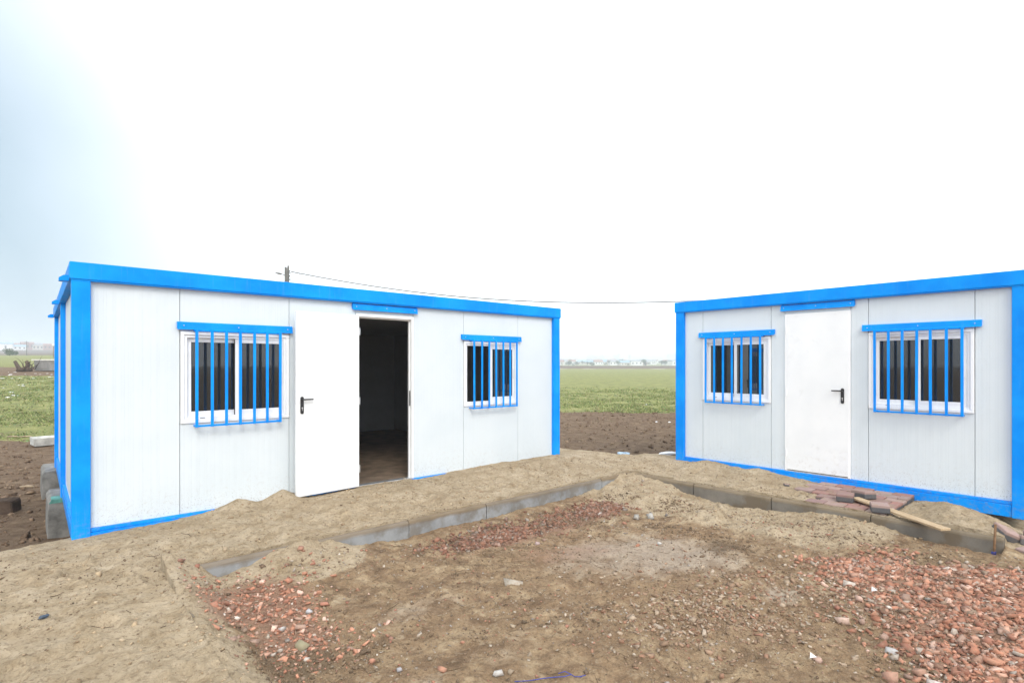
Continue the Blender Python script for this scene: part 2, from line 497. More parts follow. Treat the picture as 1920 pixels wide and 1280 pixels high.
def glass_material():
    m, t, b = mat('tinted_glass')
    c = coords(t)
    n = noise(t, .9, 2, .5, c)
    b.inputs['Base Color'].default_value = (.016, .018, .018, 1)
    b.inputs['Roughness'].default_value = .025
    b.inputs['IOR'].default_value = 1.52
    b.inputs['Specular IOR Level'].default_value = .95
    bump(t, b, n.outputs['Fac'], .03, .02)
    return m
M_GLASS = glass_material()

# concrete ------------------------------------------------------------------------
def kerb_material(name, base, sandtop, stain):
    m, t, b = mat(name)
    c = coords(t)
    geo = N(t, 'ShaderNodeNewGeometry')
    n = noise(t, 4, 5, .6, geo.outputs['Position'])
    n2 = noise(t, 60, 4, .7, geo.outputs['Position'])
    col = mixc(t, mrange(t, n.outputs['Fac'], .35, .65), base, tuple(x * .72 for x in base))
    col = mixc(t, mrange(t, n2.outputs['Fac'], .55, .75, 0, .4), col, tuple(min(1, x * 1.35) for x in base))
    # sand smeared over the top edge and in patches down the face
    sep = N(t, 'ShaderNodeSeparateXYZ'); t.links.new(geo.outputs['Position'], sep.inputs[0])
    wz = math_(t, 'MULTIPLY_ADD', n.outputs['Fac'], .05, math_(t, 'SUBTRACT', sep.outputs['Z'], .025))
    f = mrange(t, wz, -.058, -.02)
    col = mixc(t, f, col, sandtop)
    n4 = noise(t, 3.2, 5, .65, geo.outputs['Position'])
    oi = N(t, 'ShaderNodeObjectInfo'); col = mixc(t, mrange(t, oi.outputs['Random'], 0, 1, 0, .3), col, tuple(x * .6 for x in base))
    col = mixc(t, mrange(t, n4.outputs['Fac'], .47, .62, 0, stain), col, (.15, .118, .08))
    t.links.new(col, b.inputs['Base Color'])
    b.inputs['Roughness'].default_value = .9
    b.inputs['Specular IOR Level'].default_value = .2
    bump(t, b, n2.outputs['Fac'], .5, .004)
    return m
M_KERB_A = kerb_material('kerb_concrete', (.33, .34, .345), (.20, .15, .095), .55)
M_KERB_B = kerb_material('kerb_concrete_damp', (.22, .20, .17), (.21, .165, .11), .85)
M_CONC = plain('old_concrete', (.21, .205, .19), .9, .2, .4, 7, .006, 30)

def stone_material(name):
    m, t, b = mat(name)
    a = attr(t, 'tint')
    c = coords(t)
    n = noise(t, 45, 4, .6, c)
    col = mixc(t, mrange(t, n.outputs['Fac'], .40, .72, 0, .6), a.outputs['Color'], (.27, .185, .125))
    t.links.new(col, b.inputs['Base Color'])
    b.inputs['Roughness'].default_value = .9
    b.inputs['Specular IOR Level'].default_value = .2
    bump(t, b, n.outputs['Fac'], .5, .004)
    return m
M_STONE = stone_material('crushed_brick')
M_CLOD = stone_material('earth_clod')

# ------------------------------------------------------------------ ground mesh
def axis(lo, hi, step, growth, far_lo, far_hi, extra=()):
    a = list(np.arange(lo, hi + 1e-6, step))
    x, s = hi, step
    while x < far_hi:
        s = min(s * growth, 140); x += s; a.append(x)
    x, s = lo, step
    while x > far_lo:
        s = min(s * growth, 140); x -= s; a.insert(0, x)
    return np.array(sorted(set(np.round(a, 4)) | set(extra)))
AU = axis(-1.1, 8.4, .018, 1.055, -3200, 3800, (KERB_L - .051, KERB_L - .049, KERB_U + .049, KERB_U + .051))
AV = axis(.1, 6.7, .018, 1.055, -900, 4000, (KERB_V + .049, KERB_V + .051))
GU, GV = np.meshgrid(AU, AV, indexing='ij')
Z, KC, FF, MO, MO2, WL, XC, DD = terrain(GU, GV)
nu, nv = len(AU), len(AV)
me = bpy.data.meshes.new('ground')
co = np.stack([GU, GV, Z], -1).reshape(-1, 3)
idx = np.arange(nu * nv).reshape(nu, nv)
quads = np.stack([idx[:-1, :-1], idx[1:, :-1], idx[1:, 1:], idx[:-1, 1:]], -1).reshape(-1, 4)
me.vertices.add(len(co)); me.vertices.foreach_set('co', co.ravel())
me.loops.add(quads.size); me.loops.foreach_set('vertex_index', quads.ravel())
me.polygons.add(len(quads)); me.polygons.foreach_set('loop_start', np.arange(len(quads)) * 4)
me.update(calc_edges=True)
me.polygons.foreach_set('use_smooth', np.ones(len(quads), bool))
me.materials.append(M_GROUND)
def put(name, arr):
    a = me.attributes.new(name, 'FLOAT', 'POINT')
    a.data.foreach_set('value', np.clip(arr, 0, 1).astype(np.float32).ravel())
mm = np.maximum(MO, MO2)
right_sand = smooth((GU - 5.0) / 1.0) * smooth((GV - 1.15 - .25 * (6.6 - GU)) / .6)
s_court = np.clip(smooth((MO - .03) / .06) * np.where(GU > 2.6, .55, 1) + right_sand * .95 + smooth((1.12 - GU) / .25), 0, 1)
s_court = np.maximum(s_court, .42 * smooth(.5 + 1.4 * fbm(GU * .8, GV * .8, 81)))
sand = np.where(KC > .5, s_court, 1.0)
put('sand', sand)
soil = smooth((FF - .15) / .4)
put('soil', soil)
# meadow beyond the dug earth
g_mid = smooth((DD - 19.5 - 1.3 * fbm(GU * .3, GV * .3, 91)) / .8) * (1 - smooth((DD - 195) / 8))
g_mid = g_mid * (1 - smooth((1.0 - XC + .09 * (DD - 20)) / .6) * (DD < 27))
g_left = smooth((DD - 14.6 - .5 * fbm(GU * .4, GV * .4, 93)) / 1.0)
heap = smooth((DD - 34) / 3) * (1 - smooth((DD - 47) / 4))
g_left = g_left * (1 - .95 * heap) * (1 - smooth((DD - 150) / 30))
g_soil = .55 * smooth(-.15 + 1.6 * fbm(GU * .35 + GV * .2, GV * 1.1, 97)) * smooth((DD - 12) / 4) * (WL < .5)
g_mid = np.maximum(g_mid, g_soil)
far_green = smooth((DD - 300) / 60) * .8
grass = np.maximum(np.where(WL > .5, g_left, g_mid), far_green) * FF
put('grass', grass)
put('bank', np.where(WL > .5, smooth((DD - 150) / 30), smooth((DD - 206) / 6) * (1 - smooth((DD - 330) / 40))))
put('road', np.exp(-.5 * ((DD - 200 + .03 * XC) / 2.2) ** 2) * (WL < .5))
def blob(cu, cv, su, sv, rot=0, wob=.5, seed=0):
    return np.clip(gauss(GU, GV, cu, cv, su, sv, rot) * (1.15 + wob * fbm(GU * 2.2, GV * 2.2, 100 + seed)), 0, 1)
put('pale', np.maximum.reduce([blob(4.35, 2.9, .75, .45, -.6), .45 * blob(2.3, 2.55, .3, .10, .4, .8, 3), .8 * blob(4.3, 1.75, .18, .12, 0, .5, 5), .55 * blob(2.15, 3.4, .4, .15, -.2, .8, 7), .5 * blob(1.55, 2.55, .4, .1, .3, .8, 9)]) * KC)
C_AREA = dens_c(GU, GV)
red = np.maximum.reduce([blob(1.25, 4.2, .28, .30, .6, .6, 11), .8 * blob(1.3, 3.55, .22, .25, 0, .6, 13), .85 * blob(4.2, 4.15, 1.0, .16, -.02, .5, 15), .8 * C_AREA, .5 * blob(3.9, 3.4, .6, .2, -.4, .8, 17), .35 * blob(3.4, 1.8, .7, .3, -.4, .8, 19)]) * (KC > .02) * (GV > -3)
put('red', red)
damp = .75 * smooth(fbm(GU * 1.5, GV * 1.5, 131, 4) * 1.3 - .05) * KC * (1 - .7 * sand) + .3 * smooth(fbm(GU * 2.0, GV * 2.0, 137, 3) * 1.2 - .25) * (1 - KC)
put('damp', damp)
ground = link('ground', me)
tag(ground, 'sandy building plot with trodden earth court and fields running to the horizon', None, None, 'structure')

# ------------------------------------------------------------------ site cabins
WB, WT, TOP, RAILB = .05, 2.345, 2.50, -.115
WIN0, WIN1 = .965, 1.905

def window(root, x0, x1, opened):
    """sliding window of white plastic; x0..x1 is the panel width it fills"""
    a, b = x0 + .004, x1 - .004
    z0, z1 = WIN0, WIN1
    y = .05
    m = MB()
    f = .035
    # outer casing, proud of the wall
    for (p, q, r, s_) in ((a, b, z1 - f, z1), (a, b, z0, z0 + f), (a, a + f, z0 + f, z1 - f), (b - f, b, z0 + f, z1 - f)):
        m.box(p, q, y - .018, y + .075, r, s_, .004)
    g = .062
    for (p, q, r, s_) in ((a + f, b - f, z1 - g, z1 - f), (a + f, b - f, z0 + f, z0 + g), (a + f, a + g, z0 + g, z1 - g), (b - g, b - f, z0 + g, z1 - g)):
        m.box(p, q, y - .004, y + .07, r, s_, .003)
    win = m.build('window', M_PVC, root)
    ia, ib, iz0, iz1 = a + g, b - g, z0 + g, z1 - g
    mid = (ia + ib) / 2
    def sash(p, q, yy, name='sash'):
        m = MB(); r = .043
        m.box(p, q, yy, yy + .024, iz1 - r, iz1, .002); m.box(p, q, yy, yy + .024, iz0, iz0 + r + .012, .002)
        m.box(p, p + r, yy + .001, yy + .023, iz0 + r + .012, iz1 - r, .002); m.box(q - r, q, yy + .001, yy + .023, iz0 + r + .012, iz1 - r, .002)
        m.build('sash', M_PVC, win)
        m = MB(); m.box(p + r - .004, q - r + .004, yy + .010, yy + .015, iz0 + r, iz1 - r + .004)
        m.build('pane', M_GLASS, win)
    # outer sash on the right half
    sash(mid - .025, ib, y + .004)
    if opened:
        sash(mid - .02, ib - .004, y + .034)
    else:
        sash(ia, mid + .025, y + .034)
    m = MB()
    m.box(mid - .030, mid - .0255, y + .006, y + .026, iz0 + .002, iz1 - .002)
    m.build('rubber_seal', M_SEAL, win)
    m = MB()
    m.prism([(ib - .033, 1.36), (ib - .012, 1.36), (ib - .012, 1.50), (ib - .033, 1.50)], 'y', y - .006, y + .003)
    m.build('window_catch', M_PVC, win)
    m = MB(); m.box(a + .18, a + .225, y - .0055, y - .003, z0 + .046, z0 + .052)
    m.build('drain_slot', M_SEAL, win)
    return win

BAR_ME = None
def grille(root, xc):
    global BAR_ME
    hw, yb = .415, -.052
    m = MB()
    m.box(xc - hw - .011, xc + hw + .011, yb + .002, yb + .020, 1.905, 1.925, .002)
    for x in (xc - hw, xc + hw):                                       # stand-off lugs to the wall
        m.box(x - .012, x + .012, yb + .019, .05, 1.908, 1.922)
    g = m.build('window_grille', M_BLUE, root)
    m = MB(); m.box(xc - hw - .011, xc + hw + .011, yb + .002, yb + .020, .93, .95, .002)
    for x in (xc - hw, xc + hw): m.box(x - .010, x + .010, yb + .019, .05, .933, .947)
    m.build('bottom_rail', M_BLUE, g)
    if BAR_ME is None:
        m = MB(); m.box(-.0135, .0135, -.009, .009, 0, 1.0, .002)
        BAR_ME = m.mesh('bar', M_BLUE)
    for k in range(7):
        o = link('bar', BAR_ME, g)
        o.location = (xc - hw + 2 * hw * k / 6 + random.uniform(-.004, .004), yb - .008, .928)
        o.rotation_euler = (0, random.uniform(-.003, .003), 0)

def cap(root, xa, xb, z0, z1):
    """folded steel drip cap"""
    m = MB()
    m.prism([(.05, z1), (.026, z1), (.018, z1 - .010), (.012, z0 + .010), (.004, z0), (.009, z0 - .002), (.020, z0 + .010), (.05, z0 + .012)], 'x', xa, xb)
    c = m.build('drip_cap', M_BLUE, root)
    for t in (.05, .5, .95):
        m = MB(); x = xa + (xb - xa) * t; zz = (z0 + z1) / 2
        m.tube([(x, .008, zz), (x, .020, zz)], .0055, 8)
        m.build('screw', M_METAL, c)

def door_leaf(root, width, z0, z1, face):
    """leaf hinged at local x=0; face = -1 shows its -y side, +1 its +y side"""
    d = MB()
    d.box(0, width, -.02, .02, z0, z1, .003)
    leaf = d.build('door', M_WHITE, root)
    s = face
    hx = width - .065
    zc = 1.11
    m = MB()
    n = 10
    pts = [(hx + .019 * math.cos(a), zc + .075 + .019 * math.sin(a)) for a in np.linspace(0, math.pi, n)] + [(hx + .019 * math.cos(a), zc - .085 + .019 * math.sin(a)) for a in np.linspace(math.pi, 2 * math.pi, n)]
    m.prism(pts, 'y', s * .0205, s * .030)
    pl = m.build('handle', M_BLACK, leaf)
    m.bm = bmesh.new()
    m.tube([(hx, s * .03, zc + .06), (hx, s * .058, zc + .06)], .009, 10)
    m.tube([(hx + .009, s * .058, zc + .06), (hx - .05, s * .060, zc + .061), (hx - .118, s * .057, zc + .060)], [.0095, .009, .0085], 10)
    m.build('lever', M_BLACK, leaf)
    m = MB(); m.tube([(hx, s * .030, zc - .035), (hx, s * .034, zc - .035)], .0085, 12)
    m.box(hx - .003, hx + .003, s * .030 - .001, s * .030 + .003, zc - .065, zc - .044)
    m.build('keyhole', M_METAL, leaf)
    for zz in (z0 + .22, (z0 + z1) / 2, z1 - .2):
        m = MB(); m.tube([(-.004, s * .022, zz - .045), (-.004, s * .022, zz + .045)], .0085, 8)
        m.build('hinge', M_METAL if face > 0 else M_PVC, leaf)
    return leaf

def cabin(name, label, loc, rz, L, DEP, panels, door, wins, brackets, open_leaf):
    root = empty(name, loc, rz)
    tag(root, label, 'cabin')
    PW = .14
    # posts
    ys = [0, DEP - PW] if DEP < 4 else [0, DEP / 2 - .09, DEP - PW]
    for x in (0, L - PW):
        for y in ys:
            m = MB(); m.box(x, x + PW, y, y + (PW if y in (0, DEP - PW) else .17), RAILB - .004, WT - .0005, .004)
            m.build('corner_post' if y in (0, DEP - PW) else 'post', M_BLUE, root)
    # roof edge beams
    e = .014
    m = MB(); m.box(-e, L + e, -e, .13, WT, TOP, .004); m.box(-e + .01, L + e - .01, -.004, .10, WT - .012, WT + .002); m.build('roof_beam', M_BLUE, root)
    m = MB(); m.box(-e, L + e, DEP - .13, DEP + e, WT, TOP - .002, .004); m.build('roof_beam', M_BLUE, root)
    m = MB(); m.box(-e, .12, .131, DEP - .131, WT, TOP - .001, .004); m.build('roof_beam', M_BLUE, root)
    m = MB(); m.box(L - .12, L + e, .131, DEP - .131, WT, TOP - .001, .004); m.build('roof_beam', M_BLUE, root)
    # bottom rails
    for y0, y1 in ((.012, .12), (DEP - .12, DEP - .012)):
        m = MB(); m.box(PW + .001, L - PW - .001, y0, y1, RAILB, WB - .036, .003); m.box(PW + .001, L - PW - .001, y0 + .008, y1 - .008, WB - .033, WB - .001, .003); m.build('floor_rail', M_BLUE, root)
    for x0, x1 in ((.012, .12), (L - .12, L - .012)):
        m = MB(); m.box(x0, x1, PW + .001, DEP - PW - .001, RAILB, WB - .036, .003); m.box(x0 + .008, x1 - .008, PW + .001, DEP - PW - .001, WB - .033, WB - .001, .003); m.build('floor_rail', M_BLUE, root)
    # front panels
    def panel(a, b, z0, z1, y=.05):
        m = MB(); m.box(a + .0025, b - .0025, y, y + .05, z0, z1, .002); m.build('wall_panel', M_PANEL, root)
    for (a, b, kind) in panels:
        if kind == 'wall':
            panel(a, b, WB, WT - .001)
        elif kind == 'window':
            panel(a, b, WB, WIN0 - .001); panel(a, b, WIN1 + .001, WT - .001)
        elif kind == 'door':
            panel(a, b, 2.205, WT - .001)
    # side and back panels
    n = max(2, round(DEP / 1.0))
    for x in (.05, L - .10):
        for k in range(n):
            a, b = PW * .5 + (DEP - PW) * k / n, PW * .5 + (DEP - PW) * (k + 1) / n
            m = MB(); m.box(x, x + .05, max(a, .102) + .0025, min(b, DEP - .102) - .0025, WB, WT - .001, .002); m.build('wall_panel', M_PANEL, root)
    n = round(L / 1.0)
    for k in range(n):
        a, b = .11 + (L - .22) * k / n, .11 + (L - .22) * (k + 1) / n
        m = MB(); m.box(a + .0025, b - .0025, DEP - .10, DEP - .05, WB, WT - .001, .002); m.build('wall_panel', M_PANEL, root)
    # inside
    m = MB(); m.box(.13, L - .13, .13, DEP - .13, WB - .05, WB - .004); m.build('floor', M_FLOOR, root)
    m = MB(); m.box(.104, L - .104, .12, DEP - .104, WT - .09, WT - .04); m.build('ceiling', M_INNER, root)
    m = MB(); m.box(.104, L - .104, DEP - .150, DEP - .104, WB, WT - .092); m.build('inner_lining', M_INNER, root)
    m = MB(); m.box(.104, .150, .152, DEP - .152, WB, WT - .092); m.build('inner_lining', M_INNER, root)
    m = MB(); m.box(L - .150, L - .104, .152, DEP - .152, WB, WT - .092); m.build('inner_lining', M_INNER, root)
    # roof sheet, laid in shallow ribs
    m = MB(); m.box(.121, L - .121, .131, DEP - .131, TOP - .06, TOP - .02)
    for k in range(int(L / .25)):
        x = .2 + k * .25
        if x < L - .25: m.box(x, x + .04, .14, DEP - .14, TOP - .021, TOP - .006)
    m.build('roof', M_ROOF, root)
    # brackets under the side eaves
    for y in brackets:
        m = MB(); m.prism([(-.014, WT + .045), (-.05, WT + .045), (-.085, WT + .02), (-.085, WT - .008), (-.014, WT - .008)], 'y', y, y + .10); m.build('eave_bracket', M_BLUE, root)
    # door
    d0, d1 = door
    m = MB()
    for (p, q, r, s_) in ((d0, d1, 2.165, 2.203), (d0, d0 + .032, WB, 2.165), (d1 - .032, d1, WB, 2.165)):
        m.box(p, q, .034, .112, r, s_, .003)
    for (p, q, r, s_) in ((d0 + .032, d1 - .032, 2.15, 2.165), (d0 + .032, d0 + .045, WB, 2.15), (d1 - .045, d1 - .032, WB, 2.15)):
        m.box(p, q, .078, .110, r, s_, .002)
    m.build('door_frame', M_PVC, root)
    m = MB(); m.box(d0 + .002, d1 - .002, .026, .125, WB - .003, WB + .012, .002); m.build('door_sill', M_METAL, root)
    if open_leaf:
        leaf = door_leaf(root, .80, WB + .016, 2.175, 1)
        leaf.location = (d0 + .012, -.004, 0)
        leaf.rotation_euler = (0, 0, math.pi + R(5.0))
        m = MB(); m.box(d1 - .0455, d1 - .0440, .045, .075, 1.02, 1.22); m.build('strike_plate', M_METAL, root)
    else:
        leaf = door_leaf(root, d1 - d0 - .05, WB + .022, 2.178, -1)
        leaf.location = (d0 + .025, .052, 0)
    cap(root, d0 - .05, d1 + .05, 2.245, 2.325)
    for x in (d0 - .03, d1 + .03):
        m = MB(); m.box(x - .012, x + .012, .03, .05, 2.325, WT - .013); m.build('cap_strap', M_BLUE, root)
    for (a, b, op) in wins:
        window(root, a, b, op)
        c = (a + b) / 2
        cap(root, c - .575, c + .575, 1.925, 2.002)
        grille(root, c)
    return root

cabin('site_cabin', 'white and blue site cabin with its door standing open against the wall', (.335, 6.36, 0), R(-.7), 6.391, 5.45,
      [(.14, .867, 'wall'), (.867, 1.961, 'window'), (1.961, 2.775, 'wall'), (2.775, 3.60, 'door'), (3.60, 4.436, 'wall'), (4.436, 5.492, 'window'), (5.492, 6.251, 'wall')],
      (2.775, 3.60), [(.867, 1.961, False), (4.436, 5.492, True)], [.13, 2.70, 5.30], True).scale = (.993, 1, 1)
cabin('site_cabin', 'white and blue site cabin with a closed white door, beside the pavers', (7.828, 4.82, .06), -math.pi / 2, 4.15, 2.9,
      [(.14, .445, 'wall'), (.445, 1.485, 'window'), (1.485, 1.675, 'wall'), (1.675, 2.482, 'door'), (2.482, 2.676, 'wall'), (2.676, 3.702, 'window'), (3.702, 4.01, 'wall')],
      (1.675, 2.482), [(.445, 1.485, False), (2.676, 3.702, False)], [], False)

# ------------------------------------------------------------------ kerb stones
def kerb_mesh(length, matl, seed):
    r = random.Random(seed)
    b = bmesh.new()
    prof = [(0, -.34), (0, -.034), (.004, -.018), (.013, -.007), (.028, 0), (.082, 0), (.095, -.006), (.10, -.02), (.10, -.34)]
    nx = 7
    rings = []
    for i in range(nx):
        x = length * i / (nx - 1)
        rings.append([b.verts.new((x, y + r.uniform(-.0015, .0015), z + r.uniform(-.0015, .0015))) for y, z in prof])
    for i in range(nx - 1):
        for k in range(len(prof) - 1):
            b.faces.new((rings[i][k], rings[i + 1][k], rings[i + 1][k + 1], rings[i][k + 1]))
    b.faces.new(rings[0]); b.faces.new(rings[-1][::-1])
    bmesh.ops.recalc_face_normals(b, faces=b.faces)
    m = bpy.data.meshes.new('kerb_stone'); b.to_mesh(m); b.free(); m.materials.append(matl)
    return m
GK = 'kerb stones edging the sand platform'
LB = [('grey concrete kerb stone half buried by the sand heap at the left end', .90, 1.890),
      ('grey kerb stone with a sand heap against its left half, before the open door', 1.90, 2.890),
      ('clean grey kerb stone below the open doorway, right of the sand heap', 2.90, 3.890),
      ('grey kerb stone with damp stains above the brick chips, third from the court corner', 3.90, 4.920),
      ('grey kerb stone with light patches above the brick chips, second from the court corner', 4.93, 5.930),
      ('short grey kerb stone ending in the sand at the far court corner', 5.94, 6.585)]
for i, (lb, a, b_) in enumerate(LB):
    o = link('kerb_stone', kerb_mesh(b_ - a, M_KERB_A, i))
    o.location = (a, KERB_V + random.uniform(-.005, .005), random.uniform(-.004, .003)); o.rotation_euler = (0, 0, random.uniform(-.004, .004))
    tag(o, lb, 'kerb stone', GK)
RB = [('sandy brown kerb stone at the far court corner, facing left', 4.89, 3.80), ('sandy brown kerb stone, second from the far corner on the right side', 3.79, 2.795),
      ('brown kerb stone almost drowned in sand in front of the closed door', 2.785, 1.78), ('brown kerb stone with a free end, under the plank and beside the stake', 1.77, .735)]
for i, (lb, a, b_) in enumerate(RB):
    o = link('kerb_stone', kerb_mesh(a - b_, M_KERB_B, 20 + i))
    o.location = (KERB_U + random.uniform(-.004, .004), a, random.uniform(-.004, .003)); o.rotation_euler = (0, 0, -math.pi / 2 + random.uniform(-.004, .004))
    tag(o, lb, 'kerb stone', GK)
for i, (a, b_) in enumerate(((4.78, 3.79), (3.785, 2.79), (2.785, 1.79))):
    o = link('kerb_stone', kerb_mesh(a - b_, M_KERB_B, 30 + i))
    o.location = (KERB_L, b_, -.02); o.rotation_euler = (0, 0, math.pi / 2)
    tag(o, ('sand-covered kerb stone at the top of the low ridge left of the pink chips', 'sand-covered kerb stone in the middle of the low ridge left of the pink chips', 'sand-covered kerb stone at the near foot of the low ridge, bottom left')[i], 'kerb stone', GK)

# ------------------------------------------------------------------ pavers
def paver_material():
    m, t, b = mat('concrete_paver')
    oi = N(t, 'ShaderNodeObjectInfo')
    c = coords(t)
    geo = N(t, 'ShaderNodeNewGeometry')
    n = noise(t, 9, 5, .65, geo.outputs['Position'])
    n2 = noise(t, 120, 3, .6, geo.outputs['Position'])
    top = ramp(t, oi.outputs['Random'], [(0, (.33, .17, .14)), (.35, (.26, .17, .155)), (.7, (.38, .27, .235)), (1, (.29, .21, .195))])
    sep = N(t, 'ShaderNodeSeparateXYZ'); t.links.new(c, sep.inputs[0])
    col = mixc(t, mrange(t, sep.outputs['Z'], .040, .052), (.095, .095, .10), top)      # grey body, red facing layer
    f = mrange(t, n.outputs['Fac'], .46, .68, 0, .75)
    sepn = N(t, 'ShaderNodeSeparateXYZ'); t.links.new(geo.outputs['Normal'], sepn.inputs[0])
    f = math_(t, 'MULTIPLY', f, mrange(t, sepn.outputs['Z'], .2, .8, .25, 1))
    col = mixc(t, f, col, (.26, .20, .135))
    col = mixc(t, mrange(t, n2.outputs['Fac'], .55, .75, 0, .3), col, (.36, .32, .29))
    t.links.new(col, b.inputs['Base Color'])
    b.inputs['Roughness'].default_value = .9
    b.inputs['Specular IOR Level'].default_value = .2
    bump(t, b, n2.outputs['Fac'], .4, .002)
    return m
M_PAVER = paver_material()
m = MB(); m.box(-.0962, .0962, -.0785, .0785, 0, .07, .006)
PAVER = m.mesh('paver', M_PAVER)
patch = empty('paved_patch', (7.28, 2.15, 0))
tag(patch, 'patch of red-grey pavers laid in front of the closed door', 'paving')
PATCH_Z = -.052
for row in range(11):
    u = 6.775 + row * .167
    if u > 7.80: break
    for k in range(7):
        half = row % 2 == 1 and k == 0
        v = 1.66 + (.05 if half else (k * .2015 if row % 2 else .1 + k * .2015))
        if v > 2.75 - .3 * (1 if row < 3 else 0): continue
        o = link('paver', PAVER, patch)
        o.location = (u - 7.28 + random.uniform(-.002, .002), v - 2.15 + random.uniform(-.002, .002), PATCH_Z + random.uniform(-.007, .007) + .012 * (u - 6.7))
        o.rotation_euler = (random.uniform(-.012, .012), random.uniform(-.012, .012), math.pi / 2 + random.uniform(-.012, .012))
        if half: o.scale = (.49, 1, 1)
GP = 'loose pavers'
def loose(u, v, z, rx, ry, rz, lb):
    o = link('paver', PAVER); o.scale = (1, 1.05, 1.2); o.location = (u, v, z); o.rotation_euler = (R(rx), R(ry), R(rz)); tag(o, lb, 'paver', GP)
loose(6.99, 2.13, .022, 0, 0, 12, 'loose paver end-on to the viewer, leftmost on the paved patch')
loose(7.25, 2.02, .03, 3, 4, 62, 'loose paver beside the upper end of the plank')
loose(6.755, 1.735, .018, 0, 2, 20, 'loose paver lying on the paved patch right by the kerb joint')
loose(6.86, .76, -.05, 24, -14, 35, 'tilted paver leaning on the free kerb end behind the stake')
loose(6.90, .60, -.10, 8, 10, 20, 'grey paver half sunk in sand at the right picture edge')
loose(6.70, .55, -.155, 4, -6, -30, 'dark paver low in the sand at the right picture edge')
loose(7.05, .52, -.06, -4, 8, 50, 'red paver furthest back among those at the right picture edge')
# small chips on the platform
o = link('paver_chip', PAVER); o.scale = (.45, .35, .4); o.location = (7.35, 2.92, tz(7.35, 2.92) - .004); o.rotation_euler = (.1, .1, .6)
tag(o, 'small paver chip lying on the sand left of the paved patch', 'paver chip')

# plank ------------------------------------------------------------------------------
def wood_material():
    m, t, b = mat('raw_timber')
    c = coords(t)
    mp = N(t, 'ShaderNodeMapping'); mp.inputs['Scale'].default_value = (1.2, 14, 14)
    t.links.new(c, mp.inputs['Vector'])
    n = noise(t, 6, 5, .6, mp.outputs['Vector'], .6)
    n2 = noise(t, 4, 4, .6, c)
    col = ramp(t, n.outputs['Fac'], [(.3, (.30, .20, .115)), (.5, (.44, .32, .19)), (.7, (.54, .42, .27))])
    col = mixc(t, mrange(t, n2.outputs['Fac'], .5, .7, 0, .5), col, (.27, .21, .14))
    t.links.new(col, b.inputs['Base Color'])
    b.inputs['Roughness'].default_value = .8
    bump(t, b, n.outputs['Fac'], .4, .003)
    return m
M_WOOD = wood_material()
A = Vector((7.06, 2.06, .055)); B = Vector((6.42, 1.12, .030))
dirv = (B - A)
m = MB(); m.box(0, dirv.length, -.052, .052, -.010, .010, .002)
o = m.build('plank', M_WOOD)
zx = dirv.normalized(); zy = Vector((0, 0, 1)).cross(zx).normalized(); xq = Matrix((zx, zy, zx.cross(zy))).transposed().to_quaternion()
o.rotation_mode = 'QUATERNION'; o.rotation_quaternion = xq; o.location = A
tag(o, 'raw pale timber plank lying across the pavers and over the kerb', 'plank')

# stakes --------------------------------------------------------------------------------
M_RUST = plain('rusty_iron', (.20, .115, .06), .85, .3, .4, 30, .002, 60)
M_TWINE = plain('blue_twine', (.05, .07, .32), .7, .3, .2, 20)
st = empty('marking_stake', (6.555, .80, -.2)); tag(st, 'rusty iron stake with blue twine at its foot beside the kerb end', 'stake')
m = MB(); m.tube([(0, 0, -.1), (.004, -.006, .15), (.006, -.012, .325)], [.010, .0095, .009], 8); m.build('rod', M_RUST, st, True)
m = MB()
pts = [(.016 * math.cos(a * 1.3), .016 * math.sin(a * 1.3), .045 + .006 * a * .4) for a in np.linspace(0, 14, 40)]
m.tube(pts, .0035, 5); m.tube([(.01, -.012, .05), (.03, -.05, .03), (.02, -.09, .012), (-.01, -.11, .014)], .003, 5); m.build('twine', M_TWINE, st, True)
st2 = empty('marking_stake', (6.33, .60, -.21)); tag(st2, 'short iron peg standing in the sand right of the kerb end', 'stake')
m = MB(); m.tube([(0, 0, -.1), (0, .002, .10)], [.009, .008], 8); m.build('rod', M_RUST, st2, True)

# blocks under the open cabin --------------------------------------------------------------
M_GREEN = plain('green_stain', (.10, .27, .22), .8, .3, .3, 12)
def footing(u0, u1, v0, v1, z0, z1, lb, green):
    m = MB()
    w_ = u1 - u0
    pts = [(u0 - .015, z0), (u0, z1 - .05), (u0 + .03, z1), (u1, z1), (u1, z0)]
    m.prism(pts, 'y', v0, v1)
    bmesh.ops.bevel(m.bm, geom=list(m.bm.edges), offset=.008, segments=1, affect='EDGES')
    o = m.build('concrete_footing', M_CONC)
    tag(o, lb, 'concrete block', 'footings under the open cabin')
    if green:
        m = MB(); m.prism([(u0 + .006, z1 - .046), (u0 + .033, z1 + .003), (u1 - .02, z1 + .003), (u1 - .02, z1 - .045)], 'y', v0 - .004, v0 + .22)
        m.build('green_top', M_GREEN, o)
footing(.245, .62, 8.95, 9.75, -1.0, -.123, 'near grey concrete footing with green top, under the open cabin side', True)
footing(.24, .62, 11.4, 12.3, -1.0, -.123, 'far plain grey concrete footing under the rear corner of the open cabin', False)

def at(px, d):
    c = (px - 960) / 1029
    return ((c * UX + UY) * d, (-c * UY + UX) * d)

